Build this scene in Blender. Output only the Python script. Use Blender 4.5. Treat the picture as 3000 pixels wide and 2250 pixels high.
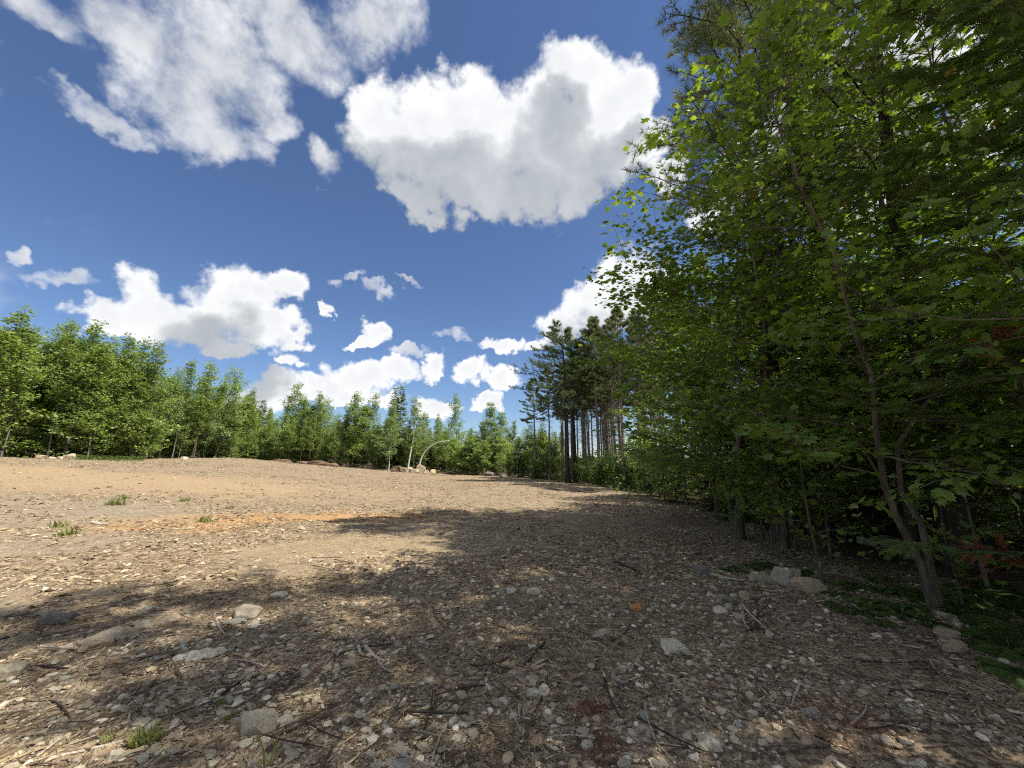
import bpy, math, random
import numpy as np
from mathutils import Vector

for o in list(bpy.data.objects):
    bpy.data.objects.remove(o, do_unlink=True)
S = bpy.context.scene
COL = S.collection
R = math.radians

# ------------------------------------------------------------------ camera
CAM_Z = 1.6
PITCH = R(11.5)
FPX = 1129.7                      # focal length in pixels of the 3000 px wide photograph
cam_d = bpy.data.cameras.new('camera')
cam_d.sensor_width = 36.0
cam_d.lens = 36.0 * FPX / 3000.0
cam_d.clip_start = 0.05
cam_d.clip_end = 3000.0
cam = bpy.data.objects.new('camera', cam_d)
COL.objects.link(cam)
cam.location = (0, 0, CAM_Z)
cam.rotation_euler = (math.pi / 2 + PITCH, 0, 0)
S.camera = cam


def ray(px, py):
    """direction of a point of the view, scaled so that its forward (y) component is 1"""
    X = (px - 1500.0) / FPX
    U = (1125.0 - py) / FPX
    y = math.cos(PITCH) - U * math.sin(PITCH)
    z = math.sin(PITCH) + U * math.cos(PITCH)
    return X / y, z / y, y


def at(px, py, d):
    X, Z, _ = ray(px, py)
    return Vector((X * d, d, CAM_Z + Z * d))


# ------------------------------------------------------------------ sun, sky, exposure
SUN_EL = R(58.0)
SUN_AZ = R(104.0)                  # clockwise from the viewing direction (+Y) towards +X
SUN_DIR = Vector((math.sin(SUN_AZ) * math.cos(SUN_EL), math.cos(SUN_AZ) * math.cos(SUN_EL), math.sin(SUN_EL)))
sun_d = bpy.data.lights.new('sun', 'SUN')
sun_d.energy = 4.6
sun_d.angle = R(0.53)
sun_d.color = (1.0, 0.945, 0.84)
sun = bpy.data.objects.new('sun', sun_d)
COL.objects.link(sun)
sun.rotation_euler = (-SUN_DIR).to_track_quat('-Z', 'Y').to_euler()
sun.location = SUN_DIR * 60

S.view_settings.view_transform = 'Standard'
S.view_settings.look = 'None'
S.view_settings.exposure = 0.95
S.view_settings.gamma = 1.0
S.render.film_transparent = False
S.cycles.use_denoising = False
S.cycles.filter_width = 1.15
S.cycles.use_adaptive_sampling = True
S.cycles.adaptive_threshold = 0.015
S.cycles.max_bounces = 9
S.cycles.diffuse_bounces = 4
S.cycles.glossy_bounces = 2
S.cycles.transmission_bounces = 6
S.cycles.sample_clamp_indirect = 6.0
S.cycles.caustics_reflective = False
S.cycles.caustics_refractive = False


class NT:
    """small helper around a node tree"""
    def __init__(self, tree):
        self.t = tree
        self.n = tree.nodes
        self.l = tree.links

    def add(self, kind, **kw):
        nd = self.n.new(kind)
        for k, v in kw.items():
            setattr(nd, k, v)
        return nd

    def put(self, sock, v):
        if isinstance(v, bpy.types.NodeSocket):
            self.l.new(v, sock)
        else:
            sock.default_value = v

    def math(self, op, a, b=None, c=None, clamp=False):
        nd = self.add('ShaderNodeMath', operation=op, use_clamp=clamp)
        for i, v in enumerate((a, b, c)):
            if v is not None:
                self.put(nd.inputs[i], v)
        return nd.outputs[0]

    def vmath(self, op, a, b=None, c=None, out=0):
        nd = self.add('ShaderNodeVectorMath', operation=op)
        for i, v in enumerate((a, b, c)):
            if v is not None:
                self.put(nd.inputs[i], v)
        return nd.outputs[out]

    def vscale(self, a, s):
        nd = self.add('ShaderNodeVectorMath', operation='SCALE')
        self.put(nd.inputs[0], a)
        self.put(nd.inputs['Scale'], s)
        return nd.outputs[0]

    def noise(self, vec, scale, detail=4.0, rough=0.55, dist=0.0, out='Fac'):
        nd = self.add('ShaderNodeTexNoise')
        if vec is not None:
            self.l.new(vec, nd.inputs['Vector'])
        nd.inputs['Scale'].default_value = scale
        nd.inputs['Detail'].default_value = detail
        nd.inputs['Roughness'].default_value = rough
        nd.inputs['Distortion'].default_value = dist
        return nd.outputs[out]

    def step(self, x, lo, hi, a=0.0, b=1.0):
        nd = self.add('ShaderNodeMapRange', interpolation_type='SMOOTHSTEP')
        self.put(nd.inputs['Value'], x)
        nd.inputs['From Min'].default_value = lo
        nd.inputs['From Max'].default_value = hi
        nd.inputs['To Min'].default_value = a
        nd.inputs['To Max'].default_value = b
        return nd.outputs[0]

    def mix(self, f, a, b, blend='MIX'):
        nd = self.add('ShaderNodeMix', data_type='RGBA', blend_type=blend)
        self.put(nd.inputs[0], f)
        for i, v in ((6, a), (7, b)):
            if isinstance(v, bpy.types.NodeSocket):
                self.l.new(v, nd.inputs[i])
            else:
                nd.inputs[i].default_value = (*v, 1.0) if len(v) == 3 else v
        return nd.outputs[2]

    def ramp(self, f, stops, interp='LINEAR'):
        nd = self.add('ShaderNodeValToRGB')
        nd.color_ramp.interpolation = interp
        el = nd.color_ramp.elements
        while len(el) < len(stops):
            el.new(0.5)
        for e, (p, c) in zip(el, stops):
            e.position = p
            e.color = (*c, 1.0)
        self.put(nd.inputs[0], f)
        return nd.outputs[0]


def ang(px, py):
    X, Z, _ = ray(px, py)
    n = math.sqrt(X * X + 1 + Z * Z)
    return math.atan2(X, 1.0), math.asin(Z / n)


# cumulus masses as blobs of the sky: azimuth, elevation and the two angular radii, all in radians.
# The list gives each blob as it is seen in the view (3000 px frame); it is turned into directions here.
def blob(px, py, rx, ry):
    a, e = ang(px, py)
    a2, _ = ang(px + rx, py)
    a1, _ = ang(px - rx, py)
    _, e2 = ang(px, py - ry)
    _, e1 = ang(px, py + ry)
    return a, e, abs(a2 - a1) / 2, abs(e2 - e1) / 2


CUMULUS = [blob(*b) for b in [
    # big cloud over the middle
    (1200, 400, 190, 190), (1360, 330, 190, 150), (1330, 480, 230, 170), (1560, 420, 220, 200), (1670, 220, 120, 130),
    (1770, 300, 140, 150), (1860, 260, 90, 110), (1770, 440, 170, 150), (1640, 540, 230, 110), (1400, 560, 250, 90),
    (1220, 590, 110, 60), (1900, 420, 80, 100), (1120, 330, 100, 90), (1960, 520, 70, 60),
    # low heap over the trees to the left
    (420, 890, 130, 110), (700, 880, 160, 120), (820, 850, 90, 70), (560, 950, 220, 80), (780, 970, 160, 60),
    (300, 920, 110, 60), (640, 1010, 120, 40), (880, 1000, 60, 30),
    # low cloud over the far trees
    (1050, 1095, 120, 50), (1160, 1090, 80, 45), (960, 1120, 90, 40), (1000, 1150, 220, 30), (820, 1140, 110, 60),
    (860, 1055, 45, 28), (1270, 1080, 50, 36), (760, 1180, 90, 50),
    # behind the pines and the near crowns
    (1720, 900, 110, 80), (1640, 970, 90, 70), (1850, 850, 140, 120), (2350, 230, 170, 150), (2480, 340, 190, 160),
    (2700, 150, 240, 160), (2250, 480, 220, 160), (2620, 520, 260, 160), (2900, 300, 200, 180), (2100, 620, 140, 80), 
    # small ones
    (1110, 965, 48, 40), (1060, 1000, 60, 18), (960, 900, 26, 22), (1380, 1090, 46, 38),
    (1470, 1120, 66, 36), (1290, 1190, 70, 30), (1445, 1180, 40, 36), (1455, 1012, 70, 28), (1560, 1015, 60, 20),
    (1410, 1180, 40, 26),
]]
BROKEN = [blob(*b) for b in [
    # torn sheet high on the left
    (620, 210, 270, 190), (560, 330, 230, 130), (640, 400, 160, 75), (850, 110, 230, 130), (1090, 50, 150, 110),
    (380, 90, 230, 130), (60, 20, 230, 100), (330, 360, 160, 40), (780, 350, 110, 60), (720, -60, 500, 110),
    # small torn wisps
    (960, 480, 60, 62),     (990, 835, 42, 17), (1050, 815, 34, 12), (1110, 850, 44, 18), (1200, 825, 50, 9), (170, 810, 120, 26),
    (10, 740, 40, 24), (1310, 995, 60, 16), (1190, 1040, 50, 14), (1480, 610, 60, 20),
]]


def make_world():
    w = bpy.data.worlds.new('World')
    S.world = w
    w.use_nodes = True
    t = NT(w.node_tree)
    t.n.clear()
    sky = t.add('ShaderNodeTexSky', sky_type='NISHITA')
    sky.sun_disc = False
    sky.sun_elevation = SUN_EL
    sky.sun_rotation = SUN_AZ
    sky.altitude = 200.0
    sky.air_density = 1.0
    sky.dust_density = 0.1
    sky.ozone_density = 2.2
    D = t.add('ShaderNodeTexCoord').outputs['Generated']
    sp = t.add('ShaderNodeSeparateXYZ')
    t.l.new(D, sp.inputs[0])
    az = t.math('ARCTAN2', sp.outputs[0], sp.outputs[1])
    el = t.math('ARCSINE', sp.outputs[2])
    cb = t.add('ShaderNodeCombineXYZ')
    t.l.new(az, cb.inputs[0])
    t.l.new(el, cb.inputs[1])
    P = cb.outputs[0]
    # billowing: the field is warped by noise of two sizes
    w1 = t.vmath('SUBTRACT', t.noise(D, 7.0, 1.0, 0.5, out='Color'), (0.5, 0.5, 0.5))
    w2 = t.vmath('SUBTRACT', t.noise(D, 26.0, 3.0, 0.55, out='Color'), (0.5, 0.5, 0.5))
    fine = t.noise(D, 15.0, 6.0, 0.60)
    Pw = t.vmath('ADD', P, t.vmath('ADD', t.vscale(w1, 0.11), t.vscale(w2, 0.07)))

    def field(vec, blobs, k=0.35):
        acc = None
        for a, e, ra, re in blobs:
            q = t.vmath('MULTIPLY_ADD', vec, (1 / ra, 1 / re, 0.0), (-a / ra, -e / re, 0.0))
            f = t.vmath('DOT_PRODUCT', q, q, out=1)
            if acc is None:
                acc = f
            else:
                nd = t.add('ShaderNodeMath', operation='SMOOTH_MIN')
                t.l.new(acc, nd.inputs[0])
                t.l.new(f, nd.inputs[1])
                nd.inputs[2].default_value = k
                acc = nd.outputs[0]
        return t.math('SUBTRACT', 1.0, acc)

    dens = field(Pw, CUMULUS)
    big = [b for b in CUMULUS if b[2] * b[3] > 0.0042]
    tau = field(t.vmath('ADD', t.vmath('ADD', P, t.vmath('ADD', t.vscale(w1, 0.24), t.vscale(w2, 0.07))), (0.030, 0.095, 0.0)), big, 0.5)
    torn = field(Pw, BROKEN)
    # the sky beyond the view: scattered cumulus, its unseen cover raised to lift and whiten the fill light
    out_n = t.noise(D, 3.4, 4.0, 0.56)
    seen = t.math('MULTIPLY', t.step(t.math('ABSOLUTE', az), 0.85, 1.15, 1.0, 0.0), t.step(el, 1.0, 1.2, 1.0, 0.0))
    elsewhere = t.math('MULTIPLY', t.step(t.math('ADD', out_n, t.math('MULTIPLY', fine, 0.12)), 0.535, 0.64), t.math('SUBTRACT', 1.0, seen))
    fc = t.math('SUBTRACT', fine, 0.5)
    a_c = t.step(t.math('ADD', dens, t.math('MULTIPLY', fc, 1.8)), -0.06, 0.58)
    a_t = t.math('MULTIPLY', t.step(t.math('ADD', torn, t.math('MULTIPLY', fc, 3.2)), -0.35, 1.45), 0.95)
    alpha = t.math('MAXIMUM', t.math('MAXIMUM', a_c, a_t), elsewhere, clamp=True)
    alpha = t.math('MULTIPLY', alpha, t.step(el, 0.0, 0.02))
    sw = t.add('ShaderNodeSeparateXYZ')
    t.l.new(w2, sw.inputs[0])
    relief = t.math('ADD', t.math('MULTIPLY', sw.outputs[1], 0.30), t.math('MULTIPLY', fc, 0.22))
    thick = t.math('MULTIPLY', t.step(tau, -0.35, 1.15), 0.85)
    thick_t = t.math('MULTIPLY', t.step(torn, 0.0, 1.1), 0.5)
    thick_d = t.math('MULTIPLY', t.step(dens, 0.2, 1.0), 0.25)
    shade = t.math('SUBTRACT', t.math('MAXIMUM', t.math('MAXIMUM', thick, thick_d), thick_t), relief, clamp=True)
    ccol = t.ramp(shade, [(0.0, (0.88, 0.885, 0.89)), (0.30, (0.71, 0.725, 0.745)), (0.62, (0.50, 0.525, 0.555)), (1.0, (0.33, 0.36, 0.40))])
    b_sky = t.add('ShaderNodeBackground')
    t.l.new(t.mix(1.0, sky.outputs[0], (0.90, 0.99, 1.17), 'MULTIPLY'), b_sky.inputs[0])
    b_sky.inputs[1].default_value = SKY_STRENGTH
    b_cl = t.add('ShaderNodeBackground')
    t.l.new(ccol, b_cl.inputs[0])
    b_cl.inputs[1].default_value = 0.64
    mx = t.add('ShaderNodeMixShader')
    t.l.new(alpha, mx.inputs[0])
    t.l.new(b_sky.outputs[0], mx.inputs[1])
    t.l.new(b_cl.outputs[0], mx.inputs[2])
    o = t.add('ShaderNodeOutputWorld')
    t.l.new(mx.outputs[0], o.inputs[0])
    w.cycles.sampling_method = 'MANUAL'
    w.cycles.sample_map_resolution = 256


SKY_STRENGTH = 0.057
make_world()

# ------------------------------------------------------------------ helpers: tags, meshes, noise, terrain
def tag(o, label=None, cat=None, group=None, kind=None):
    if label:
        o['label'] = label
    if cat:
        o['category'] = cat
    if group:
        o['group'] = group
    if kind:
        o['kind'] = kind
    return o


def mesh_from(name, V, faces, mat=None, smooth=False):
    """V (n,3); faces: list of integer arrays (m,k)"""
    me = bpy.data.meshes.new(name)
    V = np.asarray(V, np.float32)
    faces = [np.asarray(f, np.int32) for f in faces if len(f)]
    me.vertices.add(len(V))
    me.vertices.foreach_set('co', V.ravel())
    nl = sum(f.size for f in faces)
    npoly = sum(len(f) for f in faces)
    me.loops.add(nl)
    me.polygons.add(npoly)
    me.loops.foreach_set('vertex_index', np.concatenate([f.ravel() for f in faces]))
    tot = np.concatenate([np.full(len(f), f.shape[1], np.int32) for f in faces])
    st = np.concatenate([[0], np.cumsum(tot)[:-1]]).astype(np.int32)
    me.polygons.foreach_set('loop_start', st)
    me.polygons.foreach_set('use_smooth', np.full(npoly, bool(smooth)))
    me.update(calc_edges=True)
    me.validate()
    if mat is not None:
        me.materials.append(mat)
    return me


def obj(name, me, parent=None, loc=(0, 0, 0), rot=(0, 0, 0), scale=(1, 1, 1)):
    o = bpy.data.objects.new(name, me)
    COL.objects.link(o)
    if parent is not None:
        o.parent = parent
    o.location = loc
    o.rotation_euler = rot
    o.scale = scale
    return o


def empty(name, loc, rot=(0, 0, 0), scale=(1, 1, 1)):
    o = obj(name, None, None, loc, rot, scale)
    o.empty_display_size = 0.2
    return o


class Acc:
    """collects pieces of one mesh"""
    def __init__(self):
        self.V, self.F, self.n = [], {}, 0

    def put(self, V, *faces):
        V = np.asarray(V, float)
        for f in faces:
            f = np.asarray(f, np.int64)
            self.F.setdefault(f.shape[1], []).append(f + self.n)
        self.V.append(V)
        self.n += len(V)

    def mesh(self, name, mat, smooth=False):
        return mesh_from(name, np.concatenate(self.V), [np.concatenate(f) for f in self.F.values()], mat, smooth)


def _hash(ix, iy, seed):
    h = (ix.astype(np.int64) * 374761393 + iy.astype(np.int64) * 668265263 + seed * 982451653) & 0xffffffff
    h = ((h ^ (h >> 13)) * 1274126177) & 0xffffffff
    return ((h ^ (h >> 16)) & 0xffff) / 65535.0


def vnoise(x, y, seed=0):
    x = np.asarray(x, float)
    y = np.asarray(y, float)
    ix, iy = np.floor(x), np.floor(y)
    fx, fy = x - ix, y - iy
    fx, fy = fx * fx * (3 - 2 * fx), fy * fy * (3 - 2 * fy)
    a, b = _hash(ix, iy, seed), _hash(ix + 1, iy, seed)
    c, d = _hash(ix, iy + 1, seed), _hash(ix + 1, iy + 1, seed)
    return (a * (1 - fx) + b * fx) * (1 - fy) + (c * (1 - fx) + d * fx) * fy


def fbm(x, y, octv=4, seed=0):
    s, a = 0.0, 0.5
    for i in range(octv):
        s = s + a * (vnoise(x, y, seed + i) - 0.5)
        x, y, a = x * 2.03 + 7.1, y * 2.03 - 3.7, a * 0.5
    return s


def sstep(x, a, b):
    t = np.clip((np.asarray(x, float) - a) / (b - a), 0, 1)
    return t * t * (3 - 2 * t)


def height(x, y):
    x = np.asarray(x, float)
    y = np.asarray(y, float)
    rise = 2.0 * sstep(-x, 4.0, 38.0) * (1 - 0.6 * sstep(y, 45, 85)) * sstep(y + 0.35 * -x, 4, 30)
    fall = -0.035 * np.clip(x - 0.5, 0, 16) * sstep(y, 4, 20)
    slope = -0.006 * np.clip(y - 10, 0, 40)
    far = 7.0 * sstep(np.hypot(x, y), 110, 420)
    near = sstep(np.hypot(x, y), 60, 20)
    bumps = 0.30 * fbm(x * 0.22, y * 0.22, 3, 5) + 0.10 * fbm(x * 0.9, y * 0.9, 3, 11)
    fine = (0.085 * fbm(x * 3.1, y * 3.1, 3, 23)) * near
    # soil heaped along the foot of the left treeline
    berm = 0.5 * np.exp(-((x + 33) / 6.0) ** 2 - ((y - 47) / 5.0) ** 2)
    return rise + fall + slope + far + bumps * (0.35 + 0.65 * sstep(np.hypot(x, y), 2, 12)) + fine + berm


H0 = float(height(0, 0))


def hz(x, y):
    return float(height(x, y)) - H0


_DS = np.geomspace(0.8, 300.0, 700)


def on_ground(px, py):
    """where a line of sight meets the ground"""
    X, Z, _ = ray(px, py)
    gap = CAM_Z + Z * _DS - (height(X * _DS, _DS) - H0)
    k = int(np.argmax(gap < 0)) if (gap < 0).any() else 620
    k = max(k, 1)
    f = gap[k - 1] / (gap[k - 1] - gap[k]) if gap[k] < 0 else 0.0
    d = float(_DS[k - 1] + f * (_DS[k] - _DS[k - 1]))
    return Vector((X * d, d, hz(X * d, d)))


def edge_x(y):
    """where the clearing ends on the right and the wood begins"""
    y = np.asarray(y, float)
    return np.interp(y, [-12, 2, 4, 6, 9, 14, 20, 30, 45, 60], [4.2, 3.9, 4.1, 4.6, 6.2, 6.8, 7.4, 7.0, 6.6, 6.2])


# ------------------------------------------------------------------ materials
MAT = {}


def newmat(name):
    m = bpy.data.materials.new(name)
    m.use_nodes = True
    t = NT(m.node_tree)
    t.n.clear()
    out = t.add('ShaderNodeOutputMaterial')
    MAT[name] = m
    return m, t, out


def bsdf(t, col, rough=0.8, bump=None, bstr=0.5, bdist=0.02, spec=0.3):
    p = t.add('ShaderNodeBsdfPrincipled')
    t.put(p.inputs['Base Color'], col if isinstance(col, bpy.types.NodeSocket) else (*col, 1.0))
    t.put(p.inputs['Roughness'], rough)
    p.inputs['Specular IOR Level'].default_value = spec
    if bump is not None:
        b = t.add('ShaderNodeBump')
        b.inputs['Strength'].default_value = bstr
        b.inputs['Distance'].default_value = bdist
        t.l.new(bump, b.inputs['Height'])
        t.l.new(b.outputs[0], p.inputs['Normal'])
    return p


def leaf_mat(name, dark, mid, light, trans=0.45, rough=0.5, spec=0.35, tgain=(1.25, 1.35, 0.55), dead=None):
    """green leaf: colour differs from leaf to leaf and from tree to tree, light shines through it"""
    m, t, out = newmat(name)
    g = t.add('ShaderNodeNewGeometry')
    oi = t.add('ShaderNodeObjectInfo')
    pos = t.add('ShaderNodeTexCoord').outputs['Object']
    patch = t.noise(pos, 0.9, 2.0)
    f = t.math('ADD', t.math('MULTIPLY', g.outputs['Random Per Island'], 0.6), t.math('MULTIPLY', oi.outputs['Random'], 0.3))
    f = t.math('ADD', f, t.math('MULTIPLY', t.math('SUBTRACT', patch, 0.42), 0.8))
    stops = [(0.0, dark), (0.45, mid), (1.0, light)]
    c = t.ramp(f, stops)
    if dead is not None:
        c = t.mix(t.step(g.outputs['Random Per Island'], 0.9955, 0.996), c, dead)
    p = bsdf(t, c, rough, spec=spec)
    tr = t.add('ShaderNodeBsdfTranslucent')
    t.l.new(t.mix(1.0, c, tgain, 'MULTIPLY'), tr.inputs[0])
    mx = t.add('ShaderNodeMixShader')
    mx.inputs[0].default_value = trans
    t.l.new(p.outputs[0], mx.inputs[1])
    t.l.new(tr.outputs[0], mx.inputs[2])
    t.l.new(mx.outputs[0], out.inputs[0])
    return m


leaf_mat('maple_leaf', (0.064, 0.118, 0.023), (0.122, 0.200, 0.037), (0.235, 0.315, 0.060), 0.48, 0.42, 0.45, (1.35, 1.35, 0.5), dead=(0.26, 0.15, 0.04))
leaf_mat('tree_leaf', (0.120, 0.180, 0.052), (0.215, 0.288, 0.080), (0.335, 0.400, 0.120), 0.45, 0.5, 0.35, (1.15, 1.25, 0.6))
leaf_mat('aspen_leaf', (0.128, 0.195, 0.068), (0.225, 0.307, 0.112), (0.345, 0.420, 0.173), 0.42, 0.45, 0.4, (1.1, 1.2, 0.7))
leaf_mat('fern_leaf', (0.040, 0.075, 0.018), (0.080, 0.125, 0.030), (0.140, 0.190, 0.050), 0.4, 0.5, 0.3)
leaf_mat('pine_needle', (0.078, 0.105, 0.055), (0.155, 0.188, 0.092), (0.250, 0.275, 0.140), 0.3, 0.5, 0.3, (1.2, 1.2, 0.7))
leaf_mat('white_pine_needle', (0.065, 0.104, 0.058), (0.123, 0.171, 0.093), (0.189, 0.239, 0.133), 0.3, 0.5, 0.3, (1.2, 1.2, 0.7))
leaf_mat('fir_needle', (0.052, 0.092, 0.032), (0.105, 0.158, 0.052), (0.185, 0.245, 0.080), 0.3, 0.5, 0.3, (1.2, 1.3, 0.6))
leaf_mat('dead_needle', (0.13, 0.045, 0.022), (0.22, 0.085, 0.040), (0.32, 0.15, 0.075), 0.3, 0.7, 0.2, (1.2, 0.9, 0.6))
leaf_mat('grass_blade', (0.12, 0.15, 0.04), (0.20, 0.22, 0.07), (0.34, 0.33, 0.14), 0.4, 0.5, 0.3)
leaf_mat('dry_leaf', (0.16, 0.075, 0.03), (0.26, 0.13, 0.055), (0.36, 0.20, 0.09), 0.35, 0.6, 0.2, (1.2, 1.0, 0.6))


def bark_mat(name, dark, light, scale=(9, 9, 1.6), patches=None):
    m, t, out = newmat(name)
    pos = t.add('ShaderNodeTexCoord').outputs['Object']
    oi = t.add('ShaderNodeObjectInfo')
    mp = t.add('ShaderNodeMapping')
    mp.inputs['Scale'].default_value = scale
    t.l.new(pos, mp.inputs[0])
    n = t.noise(mp.outputs[0], 1.6, 6.0, 0.65)
    big = t.noise(pos, 1.3, 3.0)
    c = t.mix(t.step(n, 0.32, 0.68), dark, light)
    if patches is not None:
        c = t.mix(t.step(big, 0.50, 0.62), c, patches)
    c = t.mix(t.math('MULTIPLY', oi.outputs['Random'], 0.35), c, tuple(0.5 * (a + b) * 0.6 for a, b in zip(dark, light)))
    p = bsdf(t, c, 0.9, n, 0.9, 0.03, 0.15)
    t.l.new(p.outputs[0], out.inputs[0])
    return m


bark_mat('maple_bark', (0.060, 0.047, 0.033), (0.17, 0.138, 0.095), (10, 10, 2.2), (0.21, 0.185, 0.135))
bark_mat('pine_bark', (0.13, 0.102, 0.085), (0.36, 0.29, 0.24), (7, 7, 1.2))
bark_mat('dark_bark', (0.030, 0.024, 0.019), (0.085, 0.068, 0.052), (8, 8, 1.4))
bark_mat('grey_bark', (0.10, 0.092, 0.078), (0.26, 0.24, 0.205), (9, 9, 2.0))
bark_mat('dead_wood', (0.32, 0.27, 0.20), (0.64, 0.57, 0.46), (16, 16, 3.0))
bark_mat('brown_stick', (0.085, 0.062, 0.044), (0.23, 0.175, 0.125), (16, 16, 3.0))


def birch_mat():
    m, t, out = newmat('birch_bark')
    pos = t.add('ShaderNodeTexCoord').outputs['Object']
    mp = t.add('ShaderNodeMapping')
    mp.inputs['Scale'].default_value = (2.0, 2.0, 9.0)
    t.l.new(pos, mp.inputs[0])
    n = t.noise(mp.outputs[0], 1.4, 4.0, 0.6)
    c = t.mix(t.step(n, 0.60, 0.68), (0.58, 0.55, 0.47), (0.12, 0.10, 0.08))
    t.l.new(bsdf(t, c, 0.7, n, 0.3, 0.01).outputs[0], out.inputs[0])


birch_mat()


def ground_mat():
    m, t, out = newmat('ground_soil')
    pos = t.add('ShaderNodeNewGeometry').outputs['Position']
    sp = t.add('ShaderNodeSeparateXYZ')
    t.l.new(pos, sp.inputs[0])
    X, Y = sp.outputs[0], sp.outputs[1]
    big = t.noise(pos, 0.35, 4.0, 0.6)
    mid = t.noise(pos, 2.4, 5.0, 0.6)
    fin = t.noise(pos, 28.0, 4.0, 0.65)

    def vor(scale, stretch):
        mp = t.add('ShaderNodeMapping')
        mp.inputs['Scale'].default_value = stretch
        mp.inputs['Rotation'].default_value = (0, 0, 0.5)
        t.l.new(t.vmath('ADD', pos, t.vscale(t.noise(pos, 5.0, 1.0, out='Color'), 0.12)), mp.inputs[0])
        v = t.add('ShaderNodeTexVoronoi')
        t.l.new(mp.outputs[0], v.inputs['Vector'])
        v.inputs['Scale'].default_value = scale
        return v

    va = vor(34.0, (1.0, 0.45, 1.0))
    vb = vor(11.0, (0.5, 1.0, 1.0))
    chips = [(0.0, (0.065, 0.047, 0.031)), (0.25, (0.165, 0.122, 0.078)), (0.5, (0.27, 0.205, 0.130)), (0.75, (0.22, 0.180, 0.132)), (1.0, (0.41, 0.320, 0.200))]
    sa = t.add('ShaderNodeSeparateColor')
    t.l.new(va.outputs['Color'], sa.inputs[0])
    sb = t.add('ShaderNodeSeparateColor')
    t.l.new(vb.outputs['Color'], sb.inputs[0])
    ca = t.ramp(sa.outputs[0], chips)
    cbb = t.ramp(sb.outputs[1], chips)
    dry = t.mix(t.math('MULTIPLY', t.step(sb.outputs[0], 0.45, 0.6), 0.7), ca, cbb)
    dry = t.mix(t.step(mid, 0.42, 0.75, 0.0, 0.55), dry, (0.30, 0.220, 0.132))
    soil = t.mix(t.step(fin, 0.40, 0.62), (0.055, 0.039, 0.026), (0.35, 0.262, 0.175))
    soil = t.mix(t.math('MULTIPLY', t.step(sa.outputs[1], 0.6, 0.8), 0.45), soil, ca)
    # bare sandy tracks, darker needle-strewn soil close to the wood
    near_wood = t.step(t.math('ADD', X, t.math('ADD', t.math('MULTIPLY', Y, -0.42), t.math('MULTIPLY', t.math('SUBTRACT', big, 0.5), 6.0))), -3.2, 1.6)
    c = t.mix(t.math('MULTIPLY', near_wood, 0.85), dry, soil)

    def spot(cx, cy, rx, ry, edge=0.5):
        q = t.vmath('MULTIPLY_ADD', pos, (1 / rx, 1 / ry, 0.0), (-cx / rx, -cy / ry, 0.0))
        d = t.vmath('LENGTH', q, out=1)
        d = t.math('ADD', d, t.math('MULTIPLY', t.math('SUBTRACT', t.noise(pos, 0.8, 5.0, 0.65), 0.5), 1.8))
        return t.step(d, 0.55, 1.25, 1.0, 0.0)

    for (px, py, rx, ry, col, amt) in (
            (560, 1530, 2.6, 1.6, (0.43, 0.225, 0.080), 0.70), (1000, 1515, 4.0, 1.3, (0.43, 0.235, 0.085), 0.70),
            (1300, 1385, 8.0, 5.0, (0.42, 0.28, 0.14), 0.6), (200, 1395, 14.0, 4.0, (0.33, 0.235, 0.140), 0.8),
            (700, 1410, 10.0, 4.0, (0.33, 0.235, 0.140), 0.5), (900, 1610, 3.0, 1.3, (0.31, 0.23, 0.14), 0.6), (60, 1500, 5.0, 3.2, (0.27, 0.235, 0.18), 0.45),
            (60, 1600, 3.4, 1.6, (0.29, 0.25, 0.19), 0.35)):
        g = on_ground(px, py)
        c = t.mix(t.math('MULTIPLY', spot(g.x, g.y, rx, ry), amt), c, t.mix(t.math('MULTIPLY', t.step(sa.outputs[2], 0.4, 0.9), 0.5), col, ca))
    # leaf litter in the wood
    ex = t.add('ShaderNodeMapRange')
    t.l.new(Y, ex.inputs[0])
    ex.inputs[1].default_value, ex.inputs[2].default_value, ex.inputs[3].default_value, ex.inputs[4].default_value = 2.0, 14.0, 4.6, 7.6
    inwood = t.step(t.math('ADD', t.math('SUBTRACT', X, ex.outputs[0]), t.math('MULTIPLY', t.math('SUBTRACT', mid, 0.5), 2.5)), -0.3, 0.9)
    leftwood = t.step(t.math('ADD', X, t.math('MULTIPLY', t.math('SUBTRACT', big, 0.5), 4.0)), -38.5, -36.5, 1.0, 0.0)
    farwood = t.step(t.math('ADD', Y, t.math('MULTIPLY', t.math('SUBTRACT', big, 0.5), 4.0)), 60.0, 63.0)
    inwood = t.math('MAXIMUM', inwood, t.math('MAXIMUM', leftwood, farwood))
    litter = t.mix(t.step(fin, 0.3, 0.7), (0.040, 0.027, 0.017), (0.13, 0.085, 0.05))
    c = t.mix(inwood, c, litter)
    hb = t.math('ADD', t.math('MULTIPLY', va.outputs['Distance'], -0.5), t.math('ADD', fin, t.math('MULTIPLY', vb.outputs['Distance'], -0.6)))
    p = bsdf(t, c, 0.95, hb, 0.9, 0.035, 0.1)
    t.l.new(p.outputs[0], out.inputs[0])


ground_mat()


def scatter_mat(name, stops, rough=0.85):
    m, t, out = newmat(name)
    g = t.add('ShaderNodeNewGeometry')
    pos = g.outputs['Position']
    n = t.noise(pos, 60.0, 3.0, 0.6)
    c = t.ramp(g.outputs['Random Per Island'], stops)
    c = t.mix(t.step(n, 0.35, 0.75, 0.0, 0.4), c, (0.10, 0.08, 0.06))
    t.l.new(bsdf(t, c, rough, n, 0.4, 0.01, 0.2).outputs[0], out.inputs[0])


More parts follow.
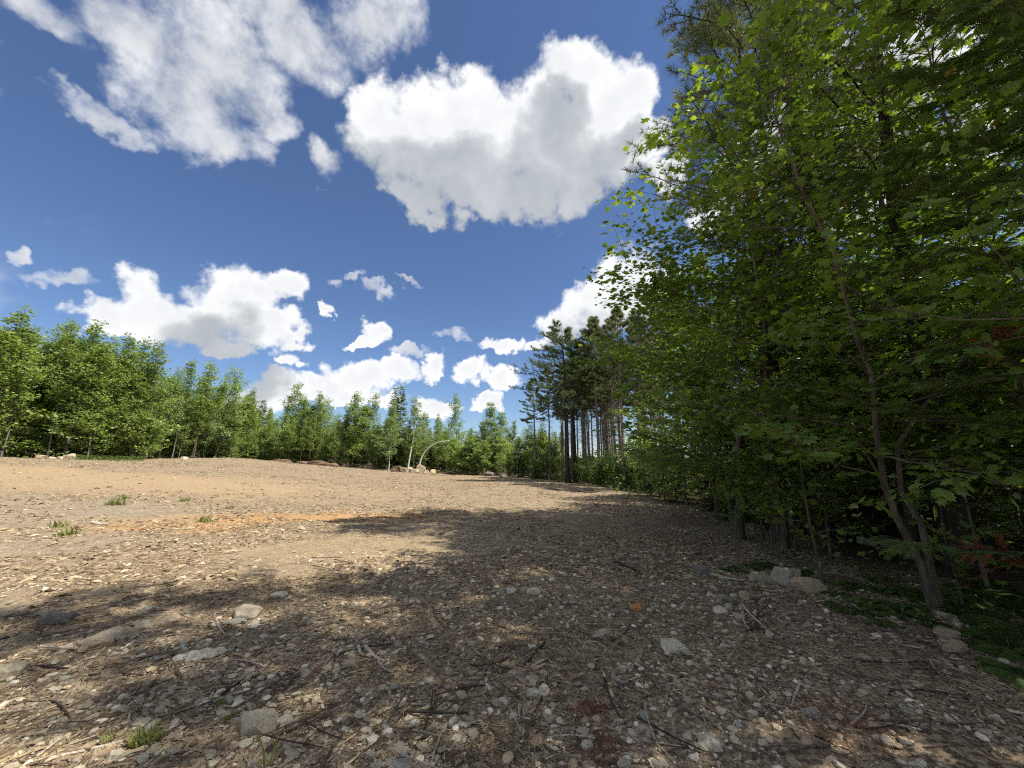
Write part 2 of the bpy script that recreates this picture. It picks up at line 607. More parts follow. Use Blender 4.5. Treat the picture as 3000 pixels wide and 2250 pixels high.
scatter_mat('wood_chip', [(0.0, (0.09, 0.062, 0.036)), (0.3, (0.20, 0.142, 0.080)), (0.6, (0.32, 0.238, 0.135)), (0.82, (0.27, 0.215, 0.142)), (0.95, (0.42, 0.33, 0.205)), (1.0, (0.58, 0.48, 0.33))])
scatter_mat('dark_chip', [(0.0, (0.060, 0.040, 0.026)), (0.35, (0.15, 0.103, 0.065)), (0.65, (0.27, 0.195, 0.122)), (0.88, (0.40, 0.31, 0.20)), (1.0, (0.56, 0.46, 0.32))])
scatter_mat('pebble_grey', [(0.0, (0.22, 0.185, 0.135)), (0.35, (0.38, 0.325, 0.235)), (0.6, (0.50, 0.435, 0.315)), (0.8, (0.44, 0.33, 0.205)), (0.92, (0.64, 0.57, 0.43)), (1.0, (0.76, 0.69, 0.54))])


def rock_mat(name, a, b, c3):
    m, t, out = newmat(name)
    pos = t.add('ShaderNodeTexCoord').outputs['Object']
    oi = t.add('ShaderNodeObjectInfo')
    shift = t.vmath('ADD', pos, t.vscale(oi.outputs['Location'], 1.7))
    n = t.noise(shift, 5.0, 8.0, 0.72)
    s = t.noise(shift, 30.0, 5.0, 0.7)
    c = t.mix(t.step(n, 0.35, 0.65), a, b)
    c = t.mix(t.step(s, 0.52, 0.72), c, c3)
    c = t.mix(t.math('MULTIPLY', oi.outputs['Random'], 0.45), c, tuple(x * 0.55 for x in a))
    c = t.mix(t.step(t.noise(shift, 3.2, 5.0, 0.7), 0.50, 0.66, 0.0, 0.75), c, (0.19, 0.135, 0.085))
    t.l.new(bsdf(t, c, 0.85, t.math('ADD', n, t.math('MULTIPLY', s, 0.5)), 0.5, 0.05, 0.2).outputs[0], out.inputs[0])


rock_mat('rock_grey', (0.31, 0.265, 0.185), (0.46, 0.405, 0.295), (0.16, 0.13, 0.09))
rock_mat('rock_pale', (0.50, 0.445, 0.325), (0.66, 0.600, 0.455), (0.30, 0.25, 0.17))
rock_mat('rock_tan', (0.38, 0.285, 0.180), (0.50, 0.40, 0.265), (0.22, 0.16, 0.10))
rock_mat('rock_rust', (0.44, 0.17, 0.050), (0.52, 0.25, 0.09), (0.28, 0.13, 0.06))
rock_mat('rock_dark', (0.11, 0.105, 0.090), (0.20, 0.185, 0.155), (0.27, 0.25, 0.21))
rock_mat('rock_blue', (0.29, 0.275, 0.225), (0.40, 0.385, 0.320), (0.19, 0.18, 0.15))
rock_mat('soil_clod', (0.12, 0.075, 0.05), (0.20, 0.13, 0.09), (0.07, 0.045, 0.03))

# ------------------------------------------------------------------ ground: one sheet to the horizon
def axis(lo, hi, fine_lo, fine_hi, step, grow=1.09):
    a = list(np.arange(fine_lo, fine_hi + 1e-6, step))
    s = step
    while a[-1] < hi:
        s *= grow
        a.append(a[-1] + s)
    b = []
    s, x = step, fine_lo
    while x > lo:
        s *= grow
        x -= s
        b.append(x)
    return np.array(b[::-1] + a)


gx = axis(-700, 700, -7.0, 7.0, 0.09, 1.08)
gy = axis(-300, 900, 1.2, 10.0, 0.085, 1.055)
GX, GY = np.meshgrid(gx, gy, indexing='ij')
GZ = height(GX, GY) - H0
gi = np.arange(GX.size).reshape(GX.shape)
quads = np.stack([gi[:-1, :-1].ravel(), gi[1:, :-1].ravel(), gi[1:, 1:].ravel(), gi[:-1, 1:].ravel()], 1)
ground = obj('ground', mesh_from('ground', np.stack([GX.ravel(), GY.ravel(), GZ.ravel()], 1), [quads], MAT['ground_soil'], True))
tag(ground, 'stony clearing floor of brown soil and wood chips', 'ground', kind='structure')


def frames(fwd, nrm):
    t = fwd / np.linalg.norm(fwd, axis=1, keepdims=True)
    n = nrm - (nrm * t).sum(1, keepdims=True) * t
    n /= np.linalg.norm(n, axis=1, keepdims=True) + 1e-9
    return t, np.cross(t, n), n


def stamp(T, F, pos, fwd, nrm, size, wide=None):
    """copies of a small template: x across, y along fwd, z along nrm"""
    t, b, n = frames(fwd, nrm)
    s = np.asarray(size).reshape(-1, 1, 1)
    w = s if wide is None else np.asarray(wide).reshape(-1, 1, 1)
    T = np.asarray(T, float)
    if T.ndim == 2:
        T = T[None]
    V = pos[:, None, :] + w * T[:, :, 0:1] * b[:, None, :] + s * T[:, :, 1:2] * t[:, None, :] + w * T[:, :, 2:3] * n[:, None, :]
    k = T.shape[1]
    Fa = (np.asarray(F)[None] + (np.arange(len(pos)) * k)[:, None, None]).reshape(-1, np.asarray(F).shape[1])
    return V.reshape(-1, 3), Fa


# ------------------------------------------------------------------ loose debris: wood chips and pebbles
rngd = np.random.default_rng(7)


def scatter_xy(n, d0, d1, power, half=R(60)):
    u = rngd.random(n)
    k = 2.0 - power
    d = (d0 ** k + u * (d1 ** k - d0 ** k)) ** (1 / k)
    a = (rngd.random(n) * 2 - 1) * half
    return d * np.sin(a), d * np.cos(a), d


CHIP_T = np.array([(-.5, -.42, 0), (.5, -.5, 0), (.34, .5, 0), (-.42, .38, 0), (-.4, -.36, .24), (.4, -.4, .3), (.26, .42, .22), (-.3, .34, .3)])
CHIP_F = np.array([(3, 2, 1, 0), (4, 5, 6, 7), (0, 1, 5, 4), (1, 2, 6, 5), (2, 3, 7, 6), (3, 0, 4, 7)])
SLIV_T = np.array([(-.5, -.4, 0), (.5, -.5, .1), (.1, .55, 0), (0, 0, .45)])
SLIV_F = np.array([(0, 1, 3), (1, 2, 3), (2, 0, 3)])


def is_wood(x, y):
    return x > edge_x(y) + 0.4


def chips(name, n, d0, d1, power, lmin, lmax, grow, T, F, mat, label, thr, lift=0.003, flip=1):
    x, y, d = scatter_xy(n, d0, d1, power)
    keep = ~is_wood(x, y) & (flip * (vnoise(x * 0.5, y * 0.5, 77) - thr + 0.5 * (vnoise(x * 2.2, y * 2.2, 78) - 0.5)) > 0)
    # packed sandy tracks carry few chips
    bare = np.zeros(len(x))
    for px, py, rx, ry in ((200, 1395, 15.0, 3.2), (700, 1412, 10.0, 2.6), (900, 1610, 2.8, 1.0), (1350, 1400, 7.0, 2.5)):
        c = on_ground(px, py)
        bare = np.maximum(bare, sstep(-np.hypot((x - c.x) / rx, (y - c.y) / ry) + 0.7 * (vnoise(x * 0.7, y * 0.7, 41) - 0.5), -1.1, -0.45))
    keep &= rngd.random(len(x)) > 0.8 * bare
    x, y, d = x[keep], y[keep], d[keep]
    m = len(x)
    L = (lmin + (lmax - lmin) * rngd.random(m) ** 2.6) * (1 + grow * d)
    a = rngd.random(m) * 6.283
    tilt = rngd.normal(0, 0.16, m)
    f = np.stack([np.cos(a), np.sin(a), tilt], 1)
    nr = np.stack([rngd.normal(0, 0.28, m), rngd.normal(0, 0.28, m), np.ones(m)], 1)
    z = height(x, y) - H0 + lift - 0.1 * L * rngd.random(m)
    V, Fa = stamp(T, F, np.stack([x, y, z], 1), f, nr, L, L * (0.16 + 0.36 * rngd.random(m)))
    o = obj(name, mesh_from(name, V, [Fa], MAT[mat]))
    return tag(o, label, 'wood chips', kind='stuff')


chips('wood_chips', 36000, 1.6, 12, 1.30, 0.014, 0.085, 0.012, CHIP_T, CHIP_F, 'wood_chip', 'pale split wood chips strewn over the clearing', 0.38)
chips('bark_chips', 22000, 1.6, 11, 1.35, 0.015, 0.085, 0.01, CHIP_T, CHIP_F, 'dark_chip', 'dark bark bits strewn over the shaded soil', 0.25, 0.002)
chips('far_wood_chips', 110000, 6, 75, 1.45, 0.035, 0.17, 0.012, SLIV_T, SLIV_F, 'wood_chip', 'small wood chips covering the far clearing', 0.36, 0.004)
chips('far_bark_chips', 80000, 6, 75, 1.45, 0.035, 0.17, 0.012, SLIV_T, SLIV_F, 'dark_chip', 'dark bark and twig bits covering the far clearing', 0.36, 0.004)
chips('needle_litter', 50000, 1.5, 9, 1.3, 0.05, 0.16, 0.0, SLIV_T * np.array([0.22, 1, 0.35]), SLIV_F, 'dark_chip', 'fine brown twigs and needles matted on the near soil', 0.3, 0.006)
chips('twig_litter', 16000, 1.5, 14, 1.2, 0.06, 0.24, 0.01, SLIV_T * np.array([0.20, 1, 0.4]), SLIV_F, 'wood_chip', 'thin pale twigs and splinters scattered over the clearing', 0.25, 0.008)


def ico():
    p = (1 + 5 ** 0.5) / 2
    v = np.array([(-1, p, 0), (1, p, 0), (-1, -p, 0), (1, -p, 0), (0, -1, p), (0, 1, p), (0, -1, -p), (0, 1, -p), (p, 0, -1), (p, 0, 1), (-p, 0, -1), (-p, 0, 1)], float)
    v /= np.linalg.norm(v[0])
    f = np.array([(0, 11, 5), (0, 5, 1), (0, 1, 7), (0, 7, 10), (0, 10, 11), (1, 5, 9), (5, 11, 4), (11, 10, 2), (10, 7, 6), (7, 1, 8), (3, 9, 4), (3, 4, 2), (3, 2, 6), (3, 6, 8), (3, 8, 9), (4, 9, 5), (2, 4, 11), (6, 2, 10), (8, 6, 7), (9, 8, 1)])
    return v, f


ICO_V, ICO_F = ico()
OCT_V = np.array([(1, 0, 0), (-1, 0, 0), (0, 1, 0), (0, -1, 0), (0, 0, 1), (0, 0, -1)], float)
OCT_F = np.array([(0, 2, 4), (2, 1, 4), (1, 3, 4), (3, 0, 4), (2, 0, 5), (1, 2, 5), (3, 1, 5), (0, 3, 5)])


def pebbles(name, n, d0, d1, power, smin, smax, TV, TF, label, thr, jit=0.28, smooth=False, bias=None):
    x, y, d = scatter_xy(n, d0, d1, power)
    w = vnoise(x * 0.6, y * 0.6, 91) + 0.45 * (vnoise(x * 2.4, y * 2.4, 92) - 0.5)
    # stonier where the soil was turned over close to the wood and on the grey patch to the left
    w = w + 0.16 * sstep(-np.hypot((x - 2.2) / 3.0, (y - 2.6) / 1.8), -1.3, -0.4) + 0.22 * sstep(-np.hypot((x + 7.5) / 3.0, (y - 6.5) / 2.6), -1.3, -0.3) + 0.2 * sstep(-np.hypot((x + 3.2) / 1.8, (y - 3.6) / 0.8), -1.3, -0.4)
    w = w - 0.22 * sstep(y - 0.9 * x, 5.0, 8.5)
    keep = (w > thr) & ~is_wood(x, y)
    x, y, d = x[keep], y[keep], d[keep]
    m = len(x)
    s = smin + (smax - smin) * rngd.random(m) ** 3.2
    a = rngd.random(m) * 6.283
    f = np.stack([np.cos(a), np.sin(a), rngd.normal(0, 0.2, m)], 1)
    nr = np.stack([rngd.normal(0, 0.25, m), rngd.normal(0, 0.25, m), np.ones(m)], 1)
    T = TV[None] * (1 + jit * (rngd.random((m, len(TV), 3)) - 0.5) * 2)
    T = T * np.stack([0.6 + 0.35 * rngd.random(m), 0.8 + 0.4 * rngd.random(m), 0.3 + 0.35 * rngd.random(m)], 1)[:, None, :]
    z = height(x, y) - H0 + s * (0.05 + 0.2 * rngd.random(m))
    V, Fa = stamp(T, TF, np.stack([x, y, z], 1), f, nr, s)
    o = obj(name, mesh_from(name, V, [Fa], MAT['pebble_grey'], smooth))
    return tag(o, label, 'pebbles', kind='stuff')


pebbles('gravel', 44000, 1.5, 13, 1.35, 0.004, 0.017, OCT_V, OCT_F, 'fine grey gravel mixed into the near soil', 0.36, 0.2)
pebbles('pebbles', 20000, 1.5, 16, 1.3, 0.008, 0.040, ICO_V, ICO_F, 'small grey stones scattered over the near soil', 0.42, 0.24, False)

# ------------------------------------------------------------------ plants: generators that return meshes
def tube(acc, P, rad, sides=6):
    P = np.asarray(P, float)
    n = len(P)
    T = np.gradient(P, axis=0)
    T /= np.linalg.norm(T, axis=1, keepdims=True) + 1e-9
    ref = np.array([1.0, 0, 0]) if abs(T[0, 0]) < 0.8 else np.array([0, 1.0, 0])
    b = np.cross(T, ref)
    b /= np.linalg.norm(b, axis=1, keepdims=True) + 1e-9
    c = np.cross(T, b)
    a = np.arange(sides) * 2 * math.pi / sides
    r = np.asarray(rad, float).reshape(-1, 1, 1)
    ring = P[:, None, :] + r * (np.cos(a)[None, :, None] * b[:, None, :] + np.sin(a)[None, :, None] * c[:, None, :])
    V = ring.reshape(-1, 3)
    i = np.arange(n - 1)[:, None] * sides
    k = np.arange(sides)[None]
    k2 = (k + 1) % sides
    q = np.stack([i + k, i + k2, i + sides + k2, i + sides + k], -1).reshape(-1, 4)
    V = np.concatenate([V, P[-1:] + T[-1:] * float(rad[-1])])
    cap = np.stack([(n - 1) * sides + k[0], (n - 1) * sides + k2[0], np.full(sides, n * sides)], 1)
    acc.put(V, q, cap)


def unit(v):
    return v / (np.linalg.norm(v) + 1e-9)


def grow(rng, p, d, L, n, up=0.0, wob=0.12, flat=1.0):
    pts = [np.array(p, float)]
    d = unit(np.array(d, float))
    for _ in range(n):
        d = unit(d + np.array([0, 0, up]) + rng.normal(0, wob, 3) * np.array([1, 1, flat]))
        pts.append(pts[-1] + d * L / n)
    return np.array(pts)


def along(P, s):
    """points on a polyline at parameters s in 0..1, with their tangents"""
    s = np.clip(np.asarray(s, float), 0, 0.9999) * (len(P) - 1)
    i = s.astype(int)
    f = (s - i)[:, None]
    return P[i] * (1 - f) + P[i + 1] * f, P[i + 1] - P[i]


MAPLE_T = np.array([(0, .34, .03), (0, 0, 0), (.20, -.06, -.03), (.22, .10, 0), (.56, .26, -.10), (.36, .38, -.03), (.40, .66, -.10), (.15, .62, 0), (0, 1.0, -.12),
                    (-.15, .62, 0), (-.40, .66, -.10), (-.36, .38, -.03), (-.56, .26, -.10), (-.22, .10, 0), (-.20, -.06, -.03)])
MAPLE_T[:, 2] = -0.30 * np.abs(MAPLE_T[:, 0]) - 0.16 * MAPLE_T[:, 1] ** 2 + 0.05 * np.sin(9 * MAPLE_T[:, 1])
MAPLE_F = np.array([(0, i, i + 1) for i in range(1, 14)] + [(0, 14, 1)])
OVAL_T = np.array([(0, 0, 0), (.36, .45, -.07), (0, 1, -.1), (-.36, .45, -.07)])
OVAL_F = np.array([(0, 1, 2), (0, 2, 3)])
LOBE_T = np.array([(0, 0, 0), (.46, .28, -.08), (.22, .5, 0), (.24, .78, -.06), (0, 1, -.1), (-.24, .78, -.06), (-.22, .5, 0), (-.46, .28, -.08)])
LOBE_F = np.array([(0, 1, 2), (0, 2, 6), (0, 6, 7), (2, 3, 4), (2, 4, 6), (4, 5, 6)])


def tuft(seed, k, w, spread):
    rng = np.random.default_rng(seed)
    V, F = [], []
    for i in range(k):
        a = rng.random() * 6.283
        e = spread * math.sqrt(rng.random())
        d = np.array([math.cos(a) * math.sin(e), math.cos(e), math.sin(a) * math.sin(e)]) * (0.75 + 0.35 * rng.random())
        s = unit(np.cross(d, rng.normal(0, 1, 3))) * w
        b = len(V)
        V += [s, -s, d]
        F.append((b, b + 1, b + 2))
    return np.array(V), np.array(F)


class Plant:
    def __init__(self, seed):
        self.rng = np.random.default_rng(seed)
        self.wood = Acc()
        self.pos, self.fwd, self.nrm, self.size = [], [], [], []

    def leaves(self, pos, fwd, nrm, size):
        self.pos.append(pos)
        self.fwd.append(fwd)
        self.nrm.append(nrm)
        self.size.append(size)

    def arrays(self):
        return tuple(np.concatenate(a) for a in (self.pos, self.fwd, self.nrm, self.size))

    def finish(self, name, T, F, wood_mat, leaf_mat_name, wide=None):
        out = [('trunk', self.wood.mesh(name + '_trunk', MAT[wood_mat], True))]
        if self.pos:
            p, f, n, s = self.arrays()
            V, Fa = stamp(T, F, p, f, n, s, None if wide is None else s * wide)
            out.append(('crown', mesh_from(name + '_crown', V, [Fa], MAT[leaf_mat_name])))
        return out


def leaf_spray(pl, path, n, size, reach, droop, tilt, s0=0.15):
    """leaves set along a twig"""
    rng = pl.rng
    s = s0 + (1 - s0) * rng.random(n) ** 0.8
    p, t = along(path, s)
    t = t / (np.linalg.norm(t, axis=1, keepdims=True) + 1e-9)
    side = rng.normal(0, 1, (n, 3))
    side[:, 2] *= 0.35
    side /= np.linalg.norm(side, axis=1, keepdims=True) + 1e-9
    p = p + side * (reach * rng.random(n) ** 0.6)[:, None]
    f = side + t * 0.5
    f[:, 2] -= droop * rng.random(n)
    nr = np.stack([rng.normal(0, tilt, n), rng.normal(0, tilt, n), np.ones(n)], 1)
    pl.leaves(p, f, nr, size * (0.45 + 0.85 * rng.random(n)))


def branch_out(pl, stem, srad, cb, nb, spread, el0, el1, nsub, nleaf, lsize, reach=0.25, droop=0.6, tilt=0.5, up=0.05, sides=5, profile=None, az_bias=None, wood_min=0.004, flat=1.0, vert=0.22, ragged=0.22):
    rng = pl.rng
    az = rng.random() * 6.283
    for i in range(nb):
        w = (i + 0.5 * rng.random()) / nb
        t = cb + (1 - cb) * w
        p, tg = along(stem, np.array([t]))
        p, tg = p[0], tg[0]
        r = float(np.interp(t, np.linspace(0, 1, len(srad)), srad)) * 0.5
        az += 2.4 + rng.normal(0, 0.35)
        L = spread * (profile(w) if profile else (0.55 + 0.5 * math.sin(math.pi * min(1, 0.15 + w)))) * float(np.exp(rng.normal(-0.05, ragged)))
        if az_bias is not None:
            L *= 1 + az_bias[1] * math.cos(az - az_bias[0])
        e = el0 + (el1 - el0) * w + rng.normal(0, 0.12)
        d = np.array([math.cos(az) * math.cos(e), math.sin(az) * math.cos(e), math.sin(e)])
        B = grow(rng, p, d, L, 6, up, 0.13, flat)
        tube(pl.wood, B, np.linspace(max(r * 0.8, wood_min * 1.5), wood_min, 7), sides)
        for k in range(nsub):
            s = 0.25 + 0.75 * (k + rng.random()) / nsub
            q, tq = along(B, np.array([s]))
            q, tq = q[0], unit(tq[0])
            sd = np.cross(tq, [0, 0, 1]) * (1 if k % 2 else -1)
            dd = tq * 0.8 + sd * (0.9 + 0.3 * rng.random()) + np.array([0, 0, rng.normal(0.05, vert)])
            Lb = L * (0.42 - 0.18 * s) * (0.8 + 0.6 * rng.random()) + 0.12
            C = grow(rng, q, dd, Lb, 4, up * 0.6, 0.16, flat)
            tube(pl.wood, C, np.linspace(wood_min * 1.1, wood_min * 0.5, 5), 3)
            nn = max(3, int(nleaf * min(1.5, max(0.22, L / (0.95 * spread)))))
            leaf_spray(pl, C, nn, lsize, reach, droop, tilt)
        leaf_spray(pl, B, nn, lsize, reach, droop, tilt, 0.45)


def trunk_path(rng, H, n=12, wander=0.025, lean=(0, 0), curve=0.0):
    t = np.linspace(0, 1, n)
    wob = np.cumsum(rng.normal(0, wander, (n, 2)), 0) * H * 0.16
    wob -= wob[0]
    x = lean[0] * H * (t + curve * t * t) + wob[:, 0]
    y = lean[1] * H * (t + curve * t * t) + wob[:, 1]
    return np.stack([x, y, t * H - 0.25 * (1 - t) ** 6], 1)


def broadleaf(name, seed, H, r0, cb, nb, spread, nsub, nleaf, lsize, T, F, bark, leafm, lean=(0, 0), el=(0.25, 1.0), reach=0.35, tilt=0.6, droop=0.7, fork=0, wide=None, curve=0.0, up=0.05, vert=0.22, ragged=0.22):
    pl = Plant(seed)
    stem = trunk_path(pl.rng, H, 12, 0.03, lean, curve)
    rad = r0 * (1 - np.linspace(0, 1, 12) * 0.93)
    rad[0] *= 1.35
    tube(pl.wood, stem, rad, 8)
    prof = lambda w: (0.45 + 0.75 * math.sin(math.pi * min(1.0, 0.12 + 0.8 * w))) * (1 - 0.62 * w ** 2.2)
    branch_out(pl, stem, rad, cb, nb, spread, el[0], el[1], nsub, nleaf, lsize, reach, droop, tilt, up, 4, prof, None, 0.006, vert=vert, ragged=ragged)
    for k in range(fork):
        s = 0.25 + 0.2 * k
        q, _ = along(stem, np.array([s]))
        a = pl.rng.random() * 6.283
        B = grow(pl.rng, q[0], (math.cos(a) * 0.35, math.sin(a) * 0.35, 1), H * (0.85 - s), 9, 0.02, 0.07)
        rb = np.linspace(r0 * 0.55, 0.012, 10)
        tube(pl.wood, B, rb, 6)
        branch_out(pl, B, rb, 0.3, nb // 2, spread * 0.7, el[0], el[1], nsub, nleaf, lsize, reach, droop, tilt, up, 4, prof, None, 0.006, vert=vert, ragged=ragged)
    return pl.finish(name, T, F, bark, leafm, wide)


def red_pine(name, seed, H, r0, cb, whorls, spread, T, F, tsize, ntuft, needle='pine_needle', bark='pine_bark', stubs=14, lean=(0, 0), el=(-0.1, 0.75), az_bias=None, plume=False):
    pl = Plant(seed)
    rng = pl.rng
    n = 14
    stem = trunk_path(rng, H, n, 0.008, lean)
    rad = r0 * (1 - np.linspace(0, 1, n) * 0.93)
    rad[0] *= 1.3
    tube(pl.wood, stem, rad, 8)
    for k in range(stubs):
        t = cb * (0.45 + 0.55 * rng.random())
        p, _ = along(stem, np.array([t]))
        a = rng.random() * 6.283
        e = rng.normal(-0.1, 0.2)
        B = grow(rng, p[0], (math.cos(a), math.sin(a), e), spread * (0.25 + 0.5 * rng.random()), 4, -0.03, 0.2)
        tube(pl.wood, B, np.linspace(0.018, 0.005, 5), 3)
        q, _ = along(B, np.array([0.6]))
        C = grow(rng, q[0], (math.cos(a + 1), math.sin(a + 1), e), spread * 0.25, 3, 0, 0.25)
        tube(pl.wood, C, np.linspace(0.01, 0.004, 4), 3)
    for i in range(whorls):
        w = (i + rng.random() * 0.6) / whorls
        t = cb + (0.985 - cb) * w
        p, _ = along(stem, np.array([t]))
        a0 = rng.random() * 6.283
        for k in range(rng.integers(3, 6)):
            az = a0 + k * 6.283 / 4.5 + rng.normal(0, 0.25)
            L = spread * (0.25 + 0.85 * math.sin(math.pi * min(1, 0.25 + 0.62 * w))) * (1 - 0.62 * w ** 1.8) * (0.7 + 0.5 * rng.random())
            if az_bias is not None:
                L *= max(0.35, 1 + az_bias[1] * math.cos(az - az_bias[0]))
            e = el[0] + (el[1] - el[0]) * w + rng.normal(0, 0.15)
            d = (math.cos(az) * math.cos(e), math.sin(az) * math.cos(e), math.sin(e))
            B = grow(rng, p[0], d, L, 6, 0.06 if not plume else 0.02, 0.10, 0.7)
            tube(pl.wood, B, np.linspace(0.012 + 0.016 * (1 - w), 0.006, 7), 4)
            for j in range(ntuft):
                s = (0.35 if not plume else 0.25) + 0.65 * (j + rng.random()) / ntuft
                q, tq = along(B, np.array([s]))
                q, tq = q[0], unit(tq[0])
                sd = np.cross(tq, [0, 0, 1]) * (1 if j % 2 else -1)
                dd = tq * 0.9 + sd * (0.7 + 0.5 * rng.random()) + np.array([0, 0, 0.25 + rng.normal(0, 0.2)])
                C = grow(rng, q, dd, L * 0.26 * (1.25 - s) + 0.18, 3, 0.1, 0.15)
                tube(pl.wood, C, np.linspace(0.007, 0.004, 4), 3)
                m = 5 if not plume else 7
                pp, tt = along(C, np.linspace(0.15, 1.0, m))
                tt = tt / (np.linalg.norm(tt, axis=1, keepdims=True) + 1e-9) + rng.normal(0, 0.35, (m, 3)) + np.array([0, 0, 0.25])
                pl.leaves(pp, tt, rng.normal(0, 1, (m, 3)), tsize * (0.75 + 0.5 * rng.random(m)))
            m = 5
            pp, tt = along(B, np.linspace(0.6, 1.0, m))
            tt = tt + np.array([0, 0, 0.1])
            pl.leaves(pp, tt, rng.normal(0, 1, (m, 3)), tsize * (0.8 + 0.5 * rng.random(m)))
    return pl.finish(name, T, F, bark, needle)


def spray_template(seed, k=9):
    """flat conifer twig: side needles growing shorter towards the tip"""
    rng = np.random.default_rng(seed)
    V, F = [], []
    for i in range(k):
        s = i / k
        for sd in (-1, 1):
            L = 0.36 * (1 - 0.65 * s)
            b = len(V)
            V += [(0, s, 0), (0, s + 0.10, 0.0), (sd * L, s + 0.24 + 0.05 * rng.random(), -0.06 * rng.random())]
            F.append((b, b + 1, b + 2))
    b = len(V)
    V += [(-.02, .75, 0), (.02, .75, 0), (0, 1.1, -.03)]
    F.append((b, b + 1, b + 2))
    return np.array(V, float), np.array(F)


SPRAY_T, SPRAY_F = spray_template(3)


def fir(name, seed, H, r0, cb, whorls, spread, ssize, nspray, needle='fir_needle', lean=(0, 0), droop=-0.12, bark='dark_bark', power=0.85):
    pl = Plant(seed)
    rng = pl.rng
    stem = trunk_path(rng, H, 10, 0.008, lean)
    rad = r0 * (1 - np.linspace(0, 1, 10) * 0.95)
    tube(pl.wood, stem, rad, 6)
    for i in range(whorls):
        w = (i + 0.5 * rng.random()) / whorls
        t = cb + (0.99 - cb) * w
        p, _ = along(stem, np.array([t]))
        a0 = rng.random() * 6.283
        nbr = 5 if w < 0.85 else 4
        for k in range(nbr):
            az = a0 + k * 6.283 / nbr + rng.normal(0, 0.2)
            L = spread * ((1 - w) ** power + 0.04) * (0.75 + 0.4 * rng.random())
            e = droop + 0.5 * w + rng.normal(0, 0.1)
            B = grow(rng, p[0], (math.cos(az), math.sin(az), e), L, 5, 0.03, 0.06, 0.6)
            tube(pl.wood, B, np.linspace(0.012, 0.004, 6), 3)
            m = max(4, int(nspray * (0.35 + L / spread)))
            s = 0.15 + 0.85 * rng.random(m)
            pp, tt = along(B, s)
            tt = tt / (np.linalg.norm(tt, axis=1, keepdims=True) + 1e-9)
            sd = np.cross(tt, [0, 0, 1.0]) * np.where(rng.random(m) < 0.5, -1, 1)[:, None]
            f = tt * 0.9 + sd * (0.4 + 0.7 * rng.random(m))[:, None] + np.stack([np.zeros(m), np.zeros(m), rng.normal(-0.12, 0.14, m)], 1)
            nr = np.stack([rng.normal(0, 0.3, m), rng.normal(0, 0.3, m), np.ones(m)], 1)
            pl.leaves(pp, f, nr, ssize * (0.6 + 0.6 * rng.random(m)) * (0.6 + 0.5 * min(1, L / spread + 0.3)))
    return pl.finish(name, SPRAY_T, SPRAY_F, bark, needle)


# ------------------------------------------------------------------ kinds of tree
T_FAR, F_FAR = tuft(1, 9, 0.075, 1.15)
T_MID, F_MID = tuft(2, 14, 0.035, 1.2)
T_PLUME, F_PLUME = tuft(4, 12, 0.05, 1.0)
KIND = {}
FARLEAF = dict(tilt=1.1, droop=0.4, reach=0.34, vert=0.45, ragged=0.30, up=0.09)
KIND['leafy_a'] = broadleaf('leafy_tree_a', 11, 12.0, 0.085, 0.10, 58, 1.75, 6, 14, 0.19, LOBE_T, LOBE_F, 'maple_bark', 'tree_leaf', (0.02, 0), (0.35, 1.15), fork=1, **FARLEAF)
KIND['leafy_b'] = broadleaf('leafy_tree_b', 12, 12.0, 0.075, 0.16, 52, 1.55, 6, 14, 0.18, LOBE_T, LOBE_F, 'grey_bark', 'tree_leaf', (-0.03, 0), (0.45, 1.2), fork=0, **FARLEAF)
KIND['leafy_c'] = broadleaf('leafy_tree_c', 13, 12.0, 0.07, 0.30, 40, 1.6, 6, 12, 0.18, LOBE_T, LOBE_F, 'maple_bark', 'tree_leaf', (0.03, 0.02), (0.5, 1.2), fork=1, **FARLEAF)
KIND['leafy_d'] = broadleaf('leafy_tree_d', 18, 12.0, 0.08, 0.22, 50, 1.9, 5, 13, 0.17, OVAL_T * np.array([1.2, 1, 1]), OVAL_F, 'dark_bark', 'aspen_leaf', (0.04, -0.02), (0.2, 1.0), fork=1, **FARLEAF)
KIND['leafy_e'] = broadleaf('leafy_tree_e', 19, 12.0, 0.065, 0.38, 34, 1.35, 6, 13, 0.18, LOBE_T, LOBE_F, 'grey_bark', 'tree_leaf', (-0.05, 0.02), (0.6, 1.25), fork=1, **FARLEAF)
KIND['aspen'] = broadleaf('aspen_tree', 14, 12.0, 0.075, 0.16, 50, 1.45, 6, 24, 0.16, OVAL_T, OVAL_F, 'birch_bark', 'aspen_leaf', (0.01, 0), (0.5, 1.2), **FARLEAF)
LOW = dict(tilt=1.0, droop=0.5, vert=0.4)
KIND['sapling_a'] = broadleaf('sapling_a', 15, 4.0, 0.025, 0.08, 22, 0.95, 4, 22, 0.15, LOBE_T, LOBE_F, 'maple_bark', 'tree_leaf', (0.05, 0), (0.2, 0.9), reach=0.22, **LOW)
KIND['sapling_b'] = broadleaf('sapling_b', 16, 4.0, 0.022, 0.20, 18, 1.0, 4, 22, 0.15, LOBE_T, LOBE_F, 'maple_bark', 'tree_leaf', (-0.06, 0.03), (0.1, 0.9), reach=0.25, **LOW)
KIND['shrub'] = broadleaf('shrub', 17, 1.6, 0.018, 0.04, 18, 0.75, 3, 16, 0.11, OVAL_T, OVAL_F, 'brown_stick', 'tree_leaf', (0.0, 0), (0.3, 1.1), reach=0.2, **LOW)
KIND['red_pine_a'] = red_pine('red_pine_a', 21, 16.0, 0.16, 0.60, 14, 1.55, T_FAR, F_FAR, 0.25, 6, stubs=60)
KIND['red_pine_b'] = red_pine('red_pine_b', 22, 16.0, 0.14, 0.68, 11, 1.4, T_FAR, F_FAR, 0.25, 6, stubs=60)
